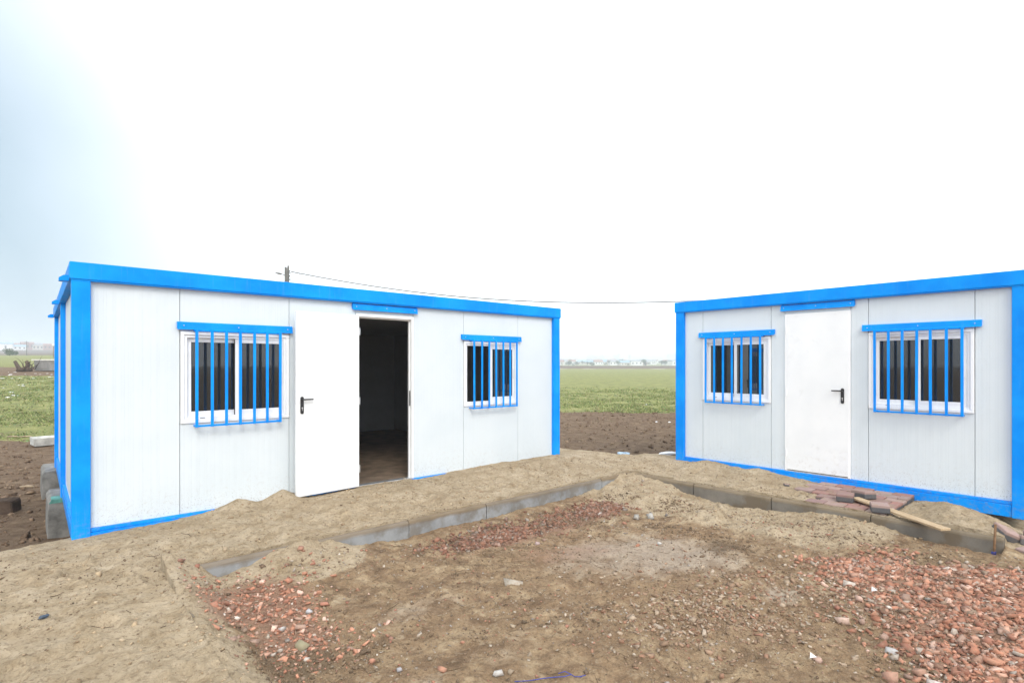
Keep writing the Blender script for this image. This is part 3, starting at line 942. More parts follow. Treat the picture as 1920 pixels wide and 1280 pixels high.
# ------------------------------------------------------------------ crushed brick, pebbles, clods
ICO = bmesh.new(); bmesh.ops.create_cube(ICO, size=1.5); bmesh.ops.triangulate(ICO, faces=ICO.faces)
ICO_V = np.array([v.co[:] for v in ICO.verts]); ICO_F = np.array([[v.index for v in f.verts] for f in ICO.faces]); ICO.free()
def chips(name, P, size, tint, material, flat=(.22, .6), sink=.25, rough=.40, seed=1):
    r = np.random.default_rng(seed)
    n = len(P)
    sc = np.stack([r.uniform(.7, 1.35, n), r.uniform(.55, 1.0, n), r.uniform(flat[0], flat[1], n)], -1) * size[:, None]
    V = (ICO_V[None] + r.uniform(-rough, rough, (n, len(ICO_V), 3)) * 1.25) * sc[:, None, :]
    ang = r.uniform(0, 2 * np.pi, n); tx = r.normal(0, .38, n); ty = r.normal(0, .38, n)
    ca, sa = np.cos(ang), np.sin(ang)
    x, y, z = V[..., 0], V[..., 1], V[..., 2]
    y, z = y * np.cos(tx)[:, None] - z * np.sin(tx)[:, None], y * np.sin(tx)[:, None] + z * np.cos(tx)[:, None]
    x, z = x * np.cos(ty)[:, None] + z * np.sin(ty)[:, None], -x * np.sin(ty)[:, None] + z * np.cos(ty)[:, None]
    x, y = x * ca[:, None] - y * sa[:, None], x * sa[:, None] + y * ca[:, None]
    zz = terrain(P[:, 0], P[:, 1])[0]
    W = np.stack([x + P[:, 0, None], y + P[:, 1, None], z + (zz + sc[:, 2] * (1 - 2 * sink) * .8)[:, None]], -1).reshape(-1, 3)
    nvv = len(ICO_V)
    F = (ICO_F[None] + (np.arange(n) * nvv)[:, None, None]).reshape(-1, 3)
    me = bpy.data.meshes.new(name)
    me.vertices.add(len(W)); me.vertices.foreach_set('co', W.ravel())
    me.loops.add(F.size); me.loops.foreach_set('vertex_index', F.ravel())
    me.polygons.add(len(F)); me.polygons.foreach_set('loop_start', np.arange(len(F)) * 3)
    me.update(calc_edges=True)
    a = me.color_attributes.new('tint', 'FLOAT_COLOR', 'POINT')
    t4 = np.concatenate([tint, np.ones((n, 1))], 1)
    a.data.foreach_set('color', np.repeat(t4, nvv, 0).astype(np.float32).ravel())
    me.materials.append(material)
    return link(name, me)
BRICK = np.array([(.38, .185, .12), (.32, .145, .092), (.26, .118, .08), (.42, .245, .175), (.30, .20, .155), (.19, .105, .075), (.50, .34, .27), (.23, .165, .12), (.36, .31, .26), (.50, .44, .38)])
BW = np.array([.2, .2, .14, .12, .1, .1, .05, .05, .03, .01]); BW = BW / BW.sum()
def tints(n, pal, wts, r):
    return np.clip(pal[r.choice(len(pal), n, p=wts)] * r.uniform(.78, 1.2, (n, 1)), 0, .8)
def sample(n, box, dens, r):
    out = []
    tot = 0
    while tot < n:
        p = np.stack([r.uniform(box[0], box[1], 4 * n), r.uniform(box[2], box[3], 4 * n)], -1)
        k = p[r.uniform(0, 1, len(p)) < dens(p[:, 0], p[:, 1])]
        out.append(k); tot += len(k)
    return np.concatenate(out)[:n]
r_ = np.random.default_rng(3)
P = sample(20000, (2.8, 6.3, -1.2, 2.4), lambda u, v: dens_c(u, v) ** 1.6 * (.55 + .45 * (fbm(u * 2, v * 2, 201) > -.1)), r_)
P = np.concatenate([P, sample(900, (4.9, 6.1, 1.25, 1.75), lambda u, v: gauss(u, v, 5.45, 1.45, .35, .12, -.3), r_)])
tag(chips('crushed_brick', P, np.clip(r_.lognormal(-4.38, .46, len(P)), .005, .034), tints(len(P), BRICK * 1.2, BW, r_), M_STONE, seed=4), 'heap of crushed red brick rubble spread over the lower right corner', 'rubble', None, 'stuff')
P = sample(2600, (2.7, 5.8, 3.7, 4.65), lambda u, v: np.exp(-.5 * ((v - (4.36 - .055 * (u - 2.9))) / .13) ** 2) * smooth((u - 2.75) / .3) * (1 - smooth((u - 5.35) / .3)) * (.25 + .75 * smooth(.6 + 1.5 * fbm(u * 2.5, v * 2.5, 203))), r_)
B2 = BRICK * .72
tag(chips('brick_chips', P, np.clip(r_.lognormal(-4.15, .35, len(P)), .007, .032), tints(len(P), B2, BW, r_), M_STONE, seed=5), 'dark strip of crushed brick chips along the foot of the left kerb', 'rubble', None, 'stuff')
P = sample(1300, (.85, 2.0, 3.0, 4.8), lambda u, v: np.maximum(gauss(u, v, 1.25, 4.2, .24, .28, .6), .8 * gauss(u, v, 1.32, 3.55, .2, .3)), r_)
tag(chips('brick_chips', P, np.clip(r_.lognormal(-4.7, .5, len(P)), .004, .028), tints(len(P), BRICK * 1.35, BW, r_), M_STONE, seed=6), 'patch of pink brick chips at the left edge of the court', 'rubble', None, 'stuff')
P = sample(5500, (.9, 6.5, .2, 4.7), lambda u, v: .25 + .75 * smooth(.3 + 1.6 * fbm(u * 1.4, v * 1.4, 207)) , r_)
PAL = np.array([(.30, .24, .17), (.17, .12, .08), (.40, .34, .27), (.36, .18, .12), (.30, .27, .24), (.5, .46, .4)])
tag(chips('pebbles', P, np.clip(r_.lognormal(-5.1, .5, len(P)), .003, .024), tints(len(P), PAL, np.array([.3, .2, .15, .25, .07, .03]), r_), M_STONE, seed=7), 'small pebbles and brick crumbs scattered over the earth court', 'pebbles', None, 'stuff')
P = sample(5000, (-.8, 7.7, .3, 6.3), lambda u, v: .12 + .88 * smooth(-.1 + 1.8 * fbm(u * 1.1, v * 1.1, 211)), r_)
PAL2 = np.array([(.17, .12, .075), (.12, .085, .055), (.26, .20, .13)])
tag(chips('earth_crumbs', P, np.clip(r_.lognormal(-5.55, .45, len(P)), .002, .012), tints(len(P), PAL2, np.array([.4, .3, .3]), r_), M_CLOD, (.5, .9), .3, seed=8), 'dark crumbs of earth strewn over the sand and court', 'earth crumbs', None, 'stuff')
P = sample(7500, (.95, 6.3, .2, 4.6), lambda u, v: smooth(-.55 + 2.6 * fbm(u * 1.5, v * 1.5, 131, 4)) + .04, r_)
tag(chips('earth_crumbs', P, np.clip(r_.lognormal(-5.2, .5, len(P)), .0025, .016), tints(len(P), np.array([(.17, .12, .075), (.125, .09, .058), (.26, .19, .12)]), np.array([.45, .35, .2]), r_), M_CLOD, (.4, .8), .3, seed=18), 'loose dark crumbs of earth clustered in the court', 'earth crumbs', None, 'stuff')
P = sample(3600, (2.6, 5.6, .9, 3.0), lambda u, v: gauss(u, v, 4.0, 1.75, .75, .38, -.45) * (.3 + .7 * smooth(.4 + 1.5 * fbm(u * 2, v * 2, 241))), r_)
tag(chips('brick_crumbs', P, np.clip(r_.lognormal(-4.75, .45, len(P)), .004, .024), tints(len(P), np.array([(.31, .205, .135), (.37, .285, .205), (.27, .15, .095), (.18, .12, .075), (.44, .36, .28)]), np.array([.3, .25, .2, .15, .1]), r_), M_STONE, seed=19), 'dusty brown brick crumbs trodden into the middle of the court', 'rubble', None, 'stuff')
P = sample(3000, (-.9, 7.7, 1.0, 6.3), lambda u, v: (((u < .95) | (v > 4.85) | (u > 5.3)) * (.25 + .75 * smooth(.1 + 1.8 * fbm(u * 1.6, v * 1.6, 251)))), r_)
tag(chips('sand_lumps', P, np.clip(r_.lognormal(-5.0, .5, len(P)), .003, .018), tints(len(P), np.array([(.42, .32, .205), (.33, .245, .15), (.46, .365, .245)]), np.array([.5, .3, .2]), r_), M_CLOD, (.4, .8), .3, seed=21), 'small caked lumps of sand over the trodden platform', 'sand lumps', None, 'stuff')
# clods of the dug field behind
def dens_field(u, v):
    z, k, f, a, b, wl, xc, d = terrain(u, v)
    return f * (f > .6) * np.where(wl > .5, (d < 15.5), (d < 20.5)) * (.3 + .7 * smooth(.3 + 1.4 * fbm(u * 1.2, v * 1.2, 213)))
P = np.concatenate([sample(2600, (6.9, 19, 4.9, 16), dens_field, r_), sample(2200, (-2.6, .4, 6.6, 21), dens_field, r_)])
PAL3 = np.array([(.105, .068, .043), (.16, .108, .07), (.24, .175, .115)])
tag(chips('earth_clods', P, np.clip(r_.lognormal(-3.95, .5, len(P)), .008, .06), tints(len(P), PAL3, np.array([.4, .4, .2]), r_), M_CLOD, (.4, .8), .35, seed=9), 'clods of dark dug earth behind the cabins', 'earth clods', None, 'stuff')

# single stones that stand out -------------------------------------------------------------
def rock(u, v, size, tint, lb, seed, group='loose stones in the court', flat=(.5, .7)):
    o = chips('stone', np.zeros((1, 2)), np.array([size]), np.array([tint]), M_STONE, flat, .2, .28, seed)
    me = o.data
    z0 = tz(0, 0)
    co = np.empty(len(me.vertices) * 3); me.vertices.foreach_get('co', co); co = co.reshape(-1, 3); co[:, 2] -= z0
    me.vertices.foreach_set('co', co.ravel())
    o.location = (u, v, tz(u, v)); tag(o, lb, 'stone', group)
rock(5.36, 3.62, 0.056, (.42, .41, .38), 'pale grey lump of rubble near the far corner of the court', 301)
rock(5.22, 3.72, 0.037, (.38, .36, .32), 'grey stone left of the pale rubble lump', 302)
rock(5.85, 3.30, 0.030, (.30, .25, .18), 'flat tan stone on the sand slope near the right kerb', 303)
rock(5.62, 3.58, 0.022, (.16, .15, .14), 'small dark stone right of the pale rubble lump', 304)
rock(5.05, 4.12, 0.031, (.50, .45, .41), 'whitish stone at the right end of the brick chip strip', 305)
rock(4.62, 3.02, 0.033, (.58, .57, .54), 'white chalky stone in the pale patch of the court', 306)
rock(4.42, 3.14, 0.025, (.34, .16, .10), 'reddish stone left of the white chalky stone', 307)
rock(3.78, 3.86, 0.024, (.42, .32, .30), 'pinkish round stone alone below the brick chip strip', 308)
rock(1.55, 2.98, 0.025, (.44, .22, .15), 'salmon brick lump alone in the front of the court', 309)
rock(1.80, 2.62, 0.027, (.46, .24, .16), 'orange-pink brick lump nearest the picture foot', 310)
rock(1.62, 2.78, 0.022, (.36, .35, .36), 'bluish grey pebble between two brick lumps', 311)
rock(1.28, 3.72, 0.022, (.44, .42, .40), 'white pebble among the pink brick chips', 312)
rock(1.52, 3.86, 0.021, (.48, .48, .49), 'pale grey pebble at the right rim of the pink chips', 313)
rock(1.30, 3.42, 0.037, (.28, .25, .16), 'olive grey stone at the lower edge of the pink chips', 314)
rock(2.02, 2.38, 0.027, (.50, .48, .45), 'light grey stone near the bottom middle of the court', 315)
rock(2.92, 3.26, 0.063, (.42, .37, .30), 'flat pale slab fragment in the middle of the court', 316, flat=(.12, .16))
rock(4.15, 1.28, 0.037, (.50, .36, .29), 'large pale pink lump on the left fringe of the rubble heap', 317)
rock(3.62, .88, .045, (.45, .26, .19), 'broad salmon lump low on the rubble heap', 318)
rock(3.95, .95, .04, (.42, .41, .40), 'grey stone among red rubble near the bottom', 319)
rock(3.72, .70, .042, (.52, .46, .42), 'whitish angular stone low in the rubble heap', 320)
rock(1.78, 4.70, 0.026, (.36, .19, .13), 'red brick scrap on top of the sand heap at the left kerb', 321)
rock(4.6, 2.05, 0.022, (.40, .20, .13), 'orange brick scrap where the sand meets the rubble', 322)
for k in range(20):
    u, v = [(random.uniform(3.4, 5.9), random.uniform(.25, 1.3)) for _ in range(1)][0]
    rock(u, v, random.uniform(.021, .031), tuple(BRICK[random.choice((0, 1, 3, 4, 6, 0, 1))] * random.uniform(.9, 1.1)), 'larger salmon brick lump lying on the red rubble heap', 400 + k, 'larger brick lumps on the rubble heap')

# straw and twigs -----------------------------------------------------------------------
def straws(name, P, ln, tint, wd, seed):
    r = np.random.default_rng(seed); n = len(P)
    a = r.uniform(0, 2 * np.pi, n); bend = r.normal(0, .25, n)
    z = terrain(P[:, 0], P[:, 1])[0] + .004
    V = np.zeros((n, 9, 3)); seg = [(-.5, 0), (0, 0), (.5, 0)]
    dx, dy = np.cos(a), np.sin(a)
    for i, s in enumerate((-.5, 0, .5)):
        ox = P[:, 0] + dx * ln * s - dy * ln * bend * (s * s); oy = P[:, 1] + dy * ln * s + dx * ln * bend * (s * s)
        oz = np.maximum(terrain(ox, oy)[0], z - .01) + .003 + (r.uniform(0, .02, n) * (i == 2))
        for j in range(3):
            t = 2 * np.pi * j / 3
            V[:, i * 3 + j, 0] = ox - dy * wd * np.cos(t); V[:, i * 3 + j, 1] = oy + dx * wd * np.cos(t); V[:, i * 3 + j, 2] = oz + wd * np.sin(t)
    Fq = []
    for i in range(2):
        for j in range(3):
            Fq.append((i * 3 + j, i * 3 + (j + 1) % 3, i * 3 + 3 + (j + 1) % 3, i * 3 + 3 + j))
    F = (np.array(Fq)[None] + (np.arange(n) * 9)[:, None, None]).reshape(-1, 4)
    me = bpy.data.meshes.new(name)
    W = V.reshape(-1, 3)
    me.vertices.add(len(W)); me.vertices.foreach_set('co', W.ravel())
    me.loops.add(F.size); me.loops.foreach_set('vertex_index', F.ravel())
    me.polygons.add(len(F)); me.polygons.foreach_set('loop_start', np.arange(len(F)) * 4)
    me.update(calc_edges=True)
    at_ = me.color_attributes.new('tint', 'FLOAT_COLOR', 'POINT')
    t4 = np.concatenate([tint, np.ones((n, 1))], 1)
    at_.data.foreach_set('color', np.repeat(t4, 9, 0).astype(np.float32).ravel())
    me.materials.append(M_CLOD)
    return link(name, me)
P = sample(900, (.9, 6.4, .3, 4.7), lambda u, v: .1 + .9 * smooth(-.2 + 2.0 * fbm(u * 1.3, v * 1.3, 221)), r_)
PALS = np.array([(.34, .27, .16), (.12, .085, .05), (.20, .15, .09)])
tag(straws('dry_straw', P, r_.uniform(.025, .10, len(P)), tints(len(P), PALS, np.array([.35, .4, .25]), r_), .0016, 12), 'bits of dry straw and rootlets over the earth court', 'straw', None, 'stuff')
P = sample(160, (-.8, 7.6, 1, 6.2), lambda u, v: .5 + 0 * u, r_)
tag(straws('twigs', P, r_.uniform(.03, .12, len(P)), tints(len(P), PALS * .7, np.array([.2, .6, .2]), r_), .0022, 13), 'thin dark twigs scattered on the sand', 'twigs', None, 'stuff')

# litter -------------------------------------------------------------------------------------
M_LITTER = plain('white_litter', (.80, .80, .80), .6, .4, .06)
M_LBLUE = plain('pale_blue_litter', (.45, .62, .78), .4, .5, .2, 25)
def crumple(u, v, s, mtl, lb, cat, name, seed, stretch=1.8, rz=0.0, h=.35, dz=0, group=None):
    r = random.Random(seed)
    b = bmesh.new(); bmesh.ops.create_icosphere(b, subdivisions=2, radius=1)
    for q in b.verts:
        k = r.uniform(.65, 1.15); q.co = Vector((q.co.x * stretch * k, q.co.y * k * .9, (q.co.z * h * k + h * .7))) * s
    me = bpy.data.meshes.new(name); b.to_mesh(me); b.free(); me.materials.append(mtl)
    o = link(name, me); o.location = (u, v, tz(u, v) + dz); o.rotation_euler = (0, 0, rz); tag(o, lb, cat, group)
    return o
u, v = at(1168, 10.35); crumple(u, v, .075, M_LBLUE, 'crumpled white and pale blue wrapper at the edge of the sand between the cabins', 'litter', 'wrapper', 5, 1.7, -.6, .5)
u, v = at(1250, 9.9); crumple(u, v, .11, M_LITTER, 'white crumpled litter on the board by the closed cabin corner', 'litter', 'wrapper', 6, 2.0, -.3, .3, .05)
u, v = at(1247, 10.0)
m = MB(); m.box(-.38, .38, -.12, .12, -.012, .012, .003); o = m.build('board', M_WOOD); o.location = (u, v, tz(u, v) + .035); o.rotation_euler = (.05, -.04, -.75); tag(o, 'weathered board lying on the dug earth behind the closed cabin corner', 'board')
def scrap(u, v, s, lb, rz):
    m = MB(); b = m.bm
    vs = [b.verts.new(p) for p in ((-s, 0, .004), (s, -.2 * s, .012), (-.6 * s, .9 * s, .03), (-s, 0, .006), (s, -.2 * s, .014), (-.6 * s, .9 * s, .032))]
    b.faces.new(vs[:3]); b.faces.new(vs[3:][::-1])
    for i in range(3): b.faces.new((vs[i], vs[(i + 1) % 3], vs[3 + (i + 1) % 3], vs[3 + i]))
    o = m.build('paper_scrap', M_LITTER); o.location = (u, v, tz(u, v) + .012); o.rotation_euler = (.4, 0, rz); tag(o, lb, 'litter', 'white paper scraps in the court')
scrap(4.80, 1.27, .022, 'white paper scrap at the upper edge of the rubble heap', -.6)
scrap(3.50, 1.24, .020, 'white paper scrap in the bare earth below the other scrap', -.6)
M_CAP = plain('dark_blue_plastic', (.04, .06, .09), .4, .5, .2)
crumple(.10, 4.42, .022, M_CAP, 'small dark blue bottle cap on the sand at far left', 'cap', 'bottle_cap', 9, 1.5, .3, .5)
m = MB()
def cord(path, lb, rad=.0022):
    m = MB(); m.tube([(x, y, tz(x, y) + .006 + dz) for x, y, dz in path], rad, 6); o = m.build('blue_cord', M_TWINE, None, True); tag(o, lb, 'cord', 'scraps of blue cord')
base = np.array([2.02, 2.27])
rightv = np.array([UX, -UY]); fwdv = np.array([UY, UX])
def cpath(pts): return [(*(base + rightv * a + fwdv * b_), dz) for a, b_, dz in pts]
cord(cpath([(.02, .0, 0), (.10, .02, .004), (.18, .045, .006), (.24, .055, .002), (.30, .045, .004), (.34, .06, .008)]), 'long scrap of violet-blue cord at the bottom edge of the picture')
cord(cpath([(.27, .10, .002), (.31, .105, .006), (.34, .085, .004), (.36, .05, .01), (.40, .045, .012), (.38, .06, .004), (.42, .055, .008)]), 'short tangled blue cord right of the long scrap')

# things out on the left ----------------------------------------------------------------------
u, v = at(6, 7.9)
m = MB(); m.prism([(-.30, 0), (.16, 0), (.15, .17), (.10, .20), (-.30, .19)], 'y', -.15, .15); bmesh.ops.bevel(m.bm, geom=list(m.bm.edges), offset=.012, segments=2, affect='EDGES')
o = m.build('earthy_block', plain('earth_caked_block', (.075, .052, .038), .95, .1, .4, 8, .01, 25)); o.location = (u, v, tz(u, v) - .01); o.rotation_euler = (0, 0, -.35); tag(o, 'dark earth-caked block lying on the dug soil at the left picture edge', 'block')
M_TROUGH = plain('dirty_white_plastic', (.50, .50, .47), .6, .4, .3, 6)
u, v = at(92, 14.5)
tr = empty('white_trough', (u, v, tz(u, v)), .15); tag(tr, 'discarded white plastic trough on the grass edge behind the open cabin', 'trough')
m = MB()
m.prism([(-.25, .0), (.25, .0), (.30, .20), (.28, .20), (.235, .02), (-.235, .02), (-.28, .20), (-.30, .20)], 'x', -.33, .75); m.build('body', M_TROUGH, tr)
m = MB(); m.prism([(-.24, .02), (.24, .02), (.285, .20), (-.285, .20)], 'x', -.345, -.325); m.build('end_plate', M_TROUGH, tr)
m = MB(); m.box(.28, .55, -.29, -.27, .02, .36, .004, Matrix.Rotation(.3, 4, 'Y')); m.build('bent_flap', M_TROUGH, tr)
M_STICK = plain('pale_stick', (.36, .28, .19), .8, .3, .2)
for i, (px, d, ln, lb) in enumerate(((24, 15.6, .33, 'left one of two pale sticks at the grass edge'), (48, 15.6, .36, 'right one of two pale sticks at the grass edge'), (50, 9.6, .22, 'short pale stick on the dug earth left of the footings'))):
    u, v = at(px, d); z = tz(u, v) + .03
    m = MB(); m.tube([(-ln * .5 * UX, ln * .5 * UY, 0), (0, 0, .015), (ln * .5 * UX, -ln * .5 * UY, .01)], [.02, .022, .016], 6); o = m.build('stick', M_STICK, None, True); o.location = (u, v, z); tag(o, lb, 'stick', 'pale sticks')
# concrete channel element with a pale lid
u, v = at(102, 40)
ce = empty('concrete_trough', (u, v, tz(u, v)), -.73); tag(ce, 'grey concrete box with a pale lid on the rubbish heap beside the open cabin', 'concrete box')
m = MB(); m.prism([(-.45, .0), (.45, .0), (.5, .72), (-.5, .72)], 'x', -1.05, 1.6); m.build('body', plain('trough_concrete', (.25, .245, .235), .9, .2, .25, 3, .01, 12), ce)
m = MB(); m.box(-1.2, 1.7, -.55, .55, .721, .82, .01); m.build('lid', plain('pale_lid', (.66, .64, .58), .8, .2, .1), ce)
# uprooted wood
u, v = at(48, 39)
M_DEAD = plain('dead_wood', (.085, .06, .045), .9, .2, .4, 8)
dw = empty('uprooted_stump', (u, v, tz(u, v)), -.73); tag(dw, 'uprooted dead stump with bare branches on the rubbish heap', 'stump')
m = MB()
m.tube([(-.35, 0, .05), (-.55, .05, .3), (-.85, .1, .75)], [.16, .13, .10], 8); m.tube([(-.6, 0, .08), (0, .1, .2), (.35, 0, .16)], [.14, .2, .16], 8)
m.tube([(.05, 0, .15), (.12, .05, .5), (.08, 0, .8)], [.16, .13, .08], 8); m.tube([(.1, 0, .6), (.35, 0, .72)], [.07, .03], 6); m.tube([(.08, 0, .6), (-.15, .1, .72)], [.06, .03], 6)
m.build('trunk', M_DEAD, dw, True)
rb = random.Random(4)
for k in range(9):
    x0 = rb.uniform(-.1, .6); a = rb.uniform(-.6, 1.2); ln = rb.uniform(.6, 1.4)
    m = MB(); p = Vector((x0, rb.uniform(-.1, .2), .2)); pts = [p.copy()]
    for s_ in range(4):
        p = p + Vector((math.sin(a) * ln / 4, rb.uniform(-.08, .08), math.cos(a) * ln / 5)); a += rb.uniform(-.3, .4); pts.append(p.copy())
    m.tube(pts, [.035, .028, .02, .013, .006], 5); m.build('branch', M_DEAD, dw, True)
# white litter over the rubbish heap and the grass
for k in range(34):
    px, d = random.uniform(0, 104), random.choice((random.uniform(33, 38), random.uniform(22, 36), random.uniform(36, 42)))
    u, v = at(px, d)
    crumple(u, v, random.uniform(.03, .085), M_LITTER, 'scrap of white litter on the grass and heap left of the open cabin', 'litter', 'litter_scrap', 50 + k, 1.8, random.uniform(0, 3), .3, 0, 'white litter left of the open cabin')
for (px, d) in ((1212, 23), (1230, 16.5), (1255, 16.2)):
    u, v = at(px, d); crumple(u, v, .05, M_LITTER, 'scrap of white litter on the field between the cabins', 'litter', 'litter_scrap', int(px), 1.8, .3, .3, 0, 'white litter between the cabins')

# ------------------------------------------------------------------ grass blades
def blades(n, px, dr, seed):
    r = np.random.default_rng(seed)
    out = []; tot = 0
    while tot < n:
        c = (r.uniform(px[0], px[1], 2 * n) - 960) / 1029; dd = r.uniform(dr[0], dr[1], 2 * n)
        p = np.stack([(c * UX + UY) * dd, (-c * UY + UX) * dd], -1)
        k = p[r.uniform(0, 1, len(p)) < gd(p[:, 0], p[:, 1])]
        out.append(k); tot += len(k)
    P = np.concatenate(out)[:n]
    d = P[:, 0] * UY + P[:, 1] * UX
    z = terrain(P[:, 0], P[:, 1])[0]
    wd = .010 + .0011 * d; h = r.uniform(.015, .05, n) * (1 + .015 * d)
    a = r.uniform(0, np.pi, n); lx, ly = r.normal(0, .04, n), r.normal(0, .04, n)
    V = np.zeros((n, 3, 3))
    V[:, 0] = np.stack([P[:, 0] - np.cos(a) * wd, P[:, 1] - np.sin(a) * wd, z - .01], -1)
    V[:, 1] = np.stack([P[:, 0] + np.cos(a) * wd, P[:, 1] + np.sin(a) * wd, z - .01], -1)
    V[:, 2] = np.stack([P[:, 0] + lx, P[:, 1] + ly, z + h], -1)
    PALG = np.array([(.25, .285, .10), (.20, .245, .085), (.32, .31, .14), (.14, .21, .085), (.33, .29, .16)])
    return V.reshape(-1, 3), tints(n, PALG, np.array([.3, .25, .2, .15, .1]), r)
def gd(u, v):
    z, k, f, a, b, wl, xc, d = terrain(u, v)
    mid = smooth((d - 19.3 - 1.3 * fbm(u * .3, v * .3, 91)) / .9) * (1 - smooth((1.0 - xc + .09 * (d - 20)) / .6) * (d < 27))
    lf = smooth((d - 14.4 - .5 * fbm(u * .4, v * .4, 93)) / 1.2) * (1 - smooth((d - 33) / 3))
    tuft = .05 + .95 * smooth(.3 + 1.6 * fbm(u * .9, v * .9, 231))
    return f * np.where(wl > .5, lf, mid) * tuft * np.clip(20 / d, 0, 1) ** .5 * (1 - smooth((d - 26) / 16))
Va, Ta = blades(24000, (960, 1340), (18.5, 44), 41)
Vb, Tb = blades(20000, (-140, 160), (13.5, 38), 43)
V = np.concatenate([Va, Vb]); T = np.concatenate([Ta, Tb]); n = len(T)
me = bpy.data.meshes.new('meadow_grass')
me.vertices.add(len(V)); me.vertices.foreach_set('co', V.ravel())
me.loops.add(n * 3); me.loops.foreach_set('vertex_index', np.arange(n * 3))
me.polygons.add(n); me.polygons.foreach_set('loop_start', np.arange(n) * 3)
me.update(calc_edges=True)
a_ = me.color_attributes.new('tint', 'FLOAT_COLOR', 'POINT')
a_.data.foreach_set('color', np.repeat(np.concatenate([T, np.ones((n, 1))], 1), 3, 0).astype(np.float32).ravel())
M_GRASS, t, b = mat('grass_blade')
t.links.new(attr(t, 'tint').outputs['Color'], b.inputs['Base Color']); b.inputs['Roughness'].default_value = .8; b.inputs['Specular IOR Level'].default_value = .2
me.materials.append(M_GRASS)
tag(link('meadow_grass', me), 'short yellow-green meadow grass behind the cabins', 'grass', None, 'stuff')

# ------------------------------------------------------------------ pole and wire
PD = 41.0
M_POLE = plain('pole_concrete', (.17, .165, .155), .9, .2, .35, 3, .01, 10)
def pole(px, top, lamp, lb):
    u, v = at(px, PD); z = tz(u, v)
    p = empty('utility_pole', (u, v, z), -math.atan2(UY, UX)); tag(p, lb, 'utility pole', 'utility poles')
    H = top - z
    m = MB()
    for s in (-1, 1):
        m.prism([(s * .17, 0), (s * .17 - s * .075, 0), (s * .135 - s * .065, H + .05 * s), (s * .135, H + .05 * s)], 'y', -.11, .11)
    m.build('mast', M_POLE, p)
    m = MB(); nst = 12
    for k in range(nst):
        zz = H - .12 - k * (H - .2) / nst
        m.box(-.10, .10, -.07, .07, zz - (H - .2) / nst * .96, zz)
    m.build('web', M_POLE, p)
    for k, (x, zz) in enumerate(((.18, H - .38), (.2, H - .52), (.17, H - .75), (.2, H - 1.0))):
        m = MB(); m.tube([(x - .06, -.02, zz), (x + .05, -.02, zz)], .015, 6); m.tube([(x + .05, -.02, zz - .02), (x + .05, -.02, zz + .07)], [.04, .03], 8); m.build('insulator', M_SEAL, p)
    if lamp:
        m = MB(); m.tube([(-.14, 0, H - .68), (-.3, 0, H - .60), (-.5, 0, H - .56)], .035, 6); arm = m.build('lamp_arm', M_POLE, p)
        m = MB(); m.prism([(-.42, H - .58), (-.55, H - .62), (-.8, H - .54), (-.86, H - .50), (-.72, H - .46), (-.45, H - .50)], 'y', -.12, .12); m.build('lamp_head', M_POLE, p)
    return p
pole(538, 8.92, True, 'concrete utility pole with a street lamp rising behind the open cabin roof')
pole(1655, 7.45, False, 'concrete utility pole behind the closed cabin')
def wz(px): return 6.16 + 5.7e-6 * (px - 1190) ** 2 + .06 * math.sin((px - 548) / 1102 * 2 * math.pi) * -2
m = MB(); pts = []
for px in np.linspace(546, 1650, 60):
    u, v = at(px, PD); pts.append((u, v, wz(px)))
m.tube(pts, .040, 5)
o = m.build('overhead_wire', plain('wire_rubber', (.13, .135, .14), .7, .3, .1), None, True); tag(o, 'sagging overhead wire strung from the pole above the cabin roofs', 'wire')
u0, v0 = at(562, PD); u1, v1 = at(556, PD)
m = MB(); m.tube([(u0, v0, wz(562)), (u1, v1, 7.9)], .012, 5); o2 = m.build('drop_wire', o.data.materials[0], o)

# ------------------------------------------------------------------ far town
def house_mesh(w_, d_, h, rh, wall, roof):
    m = MB()
    m.box(-w_ / 2, w_ / 2, -d_ / 2, d_ / 2, -3, h)
    nb = len(m.bm.faces)
    m.prism([(-d_ / 2 - .4, h), (d_ / 2 + .4, h), (0, h + rh)], 'x', -w_ / 2 - .4, w_ / 2 + .4)
    for k in range(3):
        x = -w_ / 2 + w_ * (k + .5) / 3
        m.box(x - .6, x + .6, -d_ / 2 - .08, -d_ / 2 + .05, h * .35, h * .75)
    me = m.mesh('house', wall); me.materials.append(roof); me.materials.append(M_SEAL)
    for i, p in enumerate(me.polygons):
        if nb <= i < nb + 5: p.material_index = 1
        elif i >= nb + 5: p.material_index = 2
    return me
WALLS = [plain('render_white', (.75, .74, .72), .8, .2, .05), plain('render_cream', (.55, .50, .42), .8, .2, .05), plain('render_pink', (.50, .36, .33), .8, .2, .05), plain('brick_red', (.33, .17, .14), .8, .2, .05)]
ROOFS = [plain('roof_grey', (.28, .30, .33), .7, .3, .05), plain('roof_red', (.28, .13, .10), .7, .3, .05), plain('roof_blue', (.22, .36, .48), .6, .4, .05)]
HM = [house_mesh(random.uniform(7, 12), random.uniform(6, 9), random.uniform(2.8, 4.6), random.uniform(1.4, 2.6), WALLS[i % 4 if i % 4 < 3 else 0], ROOFS[i % 3]) for i in range(8)]
rt = random.Random(21)
def face_cam(o): o.rotation_euler = (0, 0, -math.atan2(UY, UX) + rt.uniform(-.5, .5))
for k in range(80):
    px = rt.uniform(1000, 1330); d = rt.choice((rt.uniform(560, 700), rt.uniform(700, 900), rt.uniform(900, 1250)))
    u, v = at(px, d); o = link('house', HM[rt.randrange(8)]); o.location = (u, v, tz(u, v)); face_cam(o)
    tag(o, 'hazy small house in the distant town between the two cabins', 'house', 'houses of the far town between the cabins')
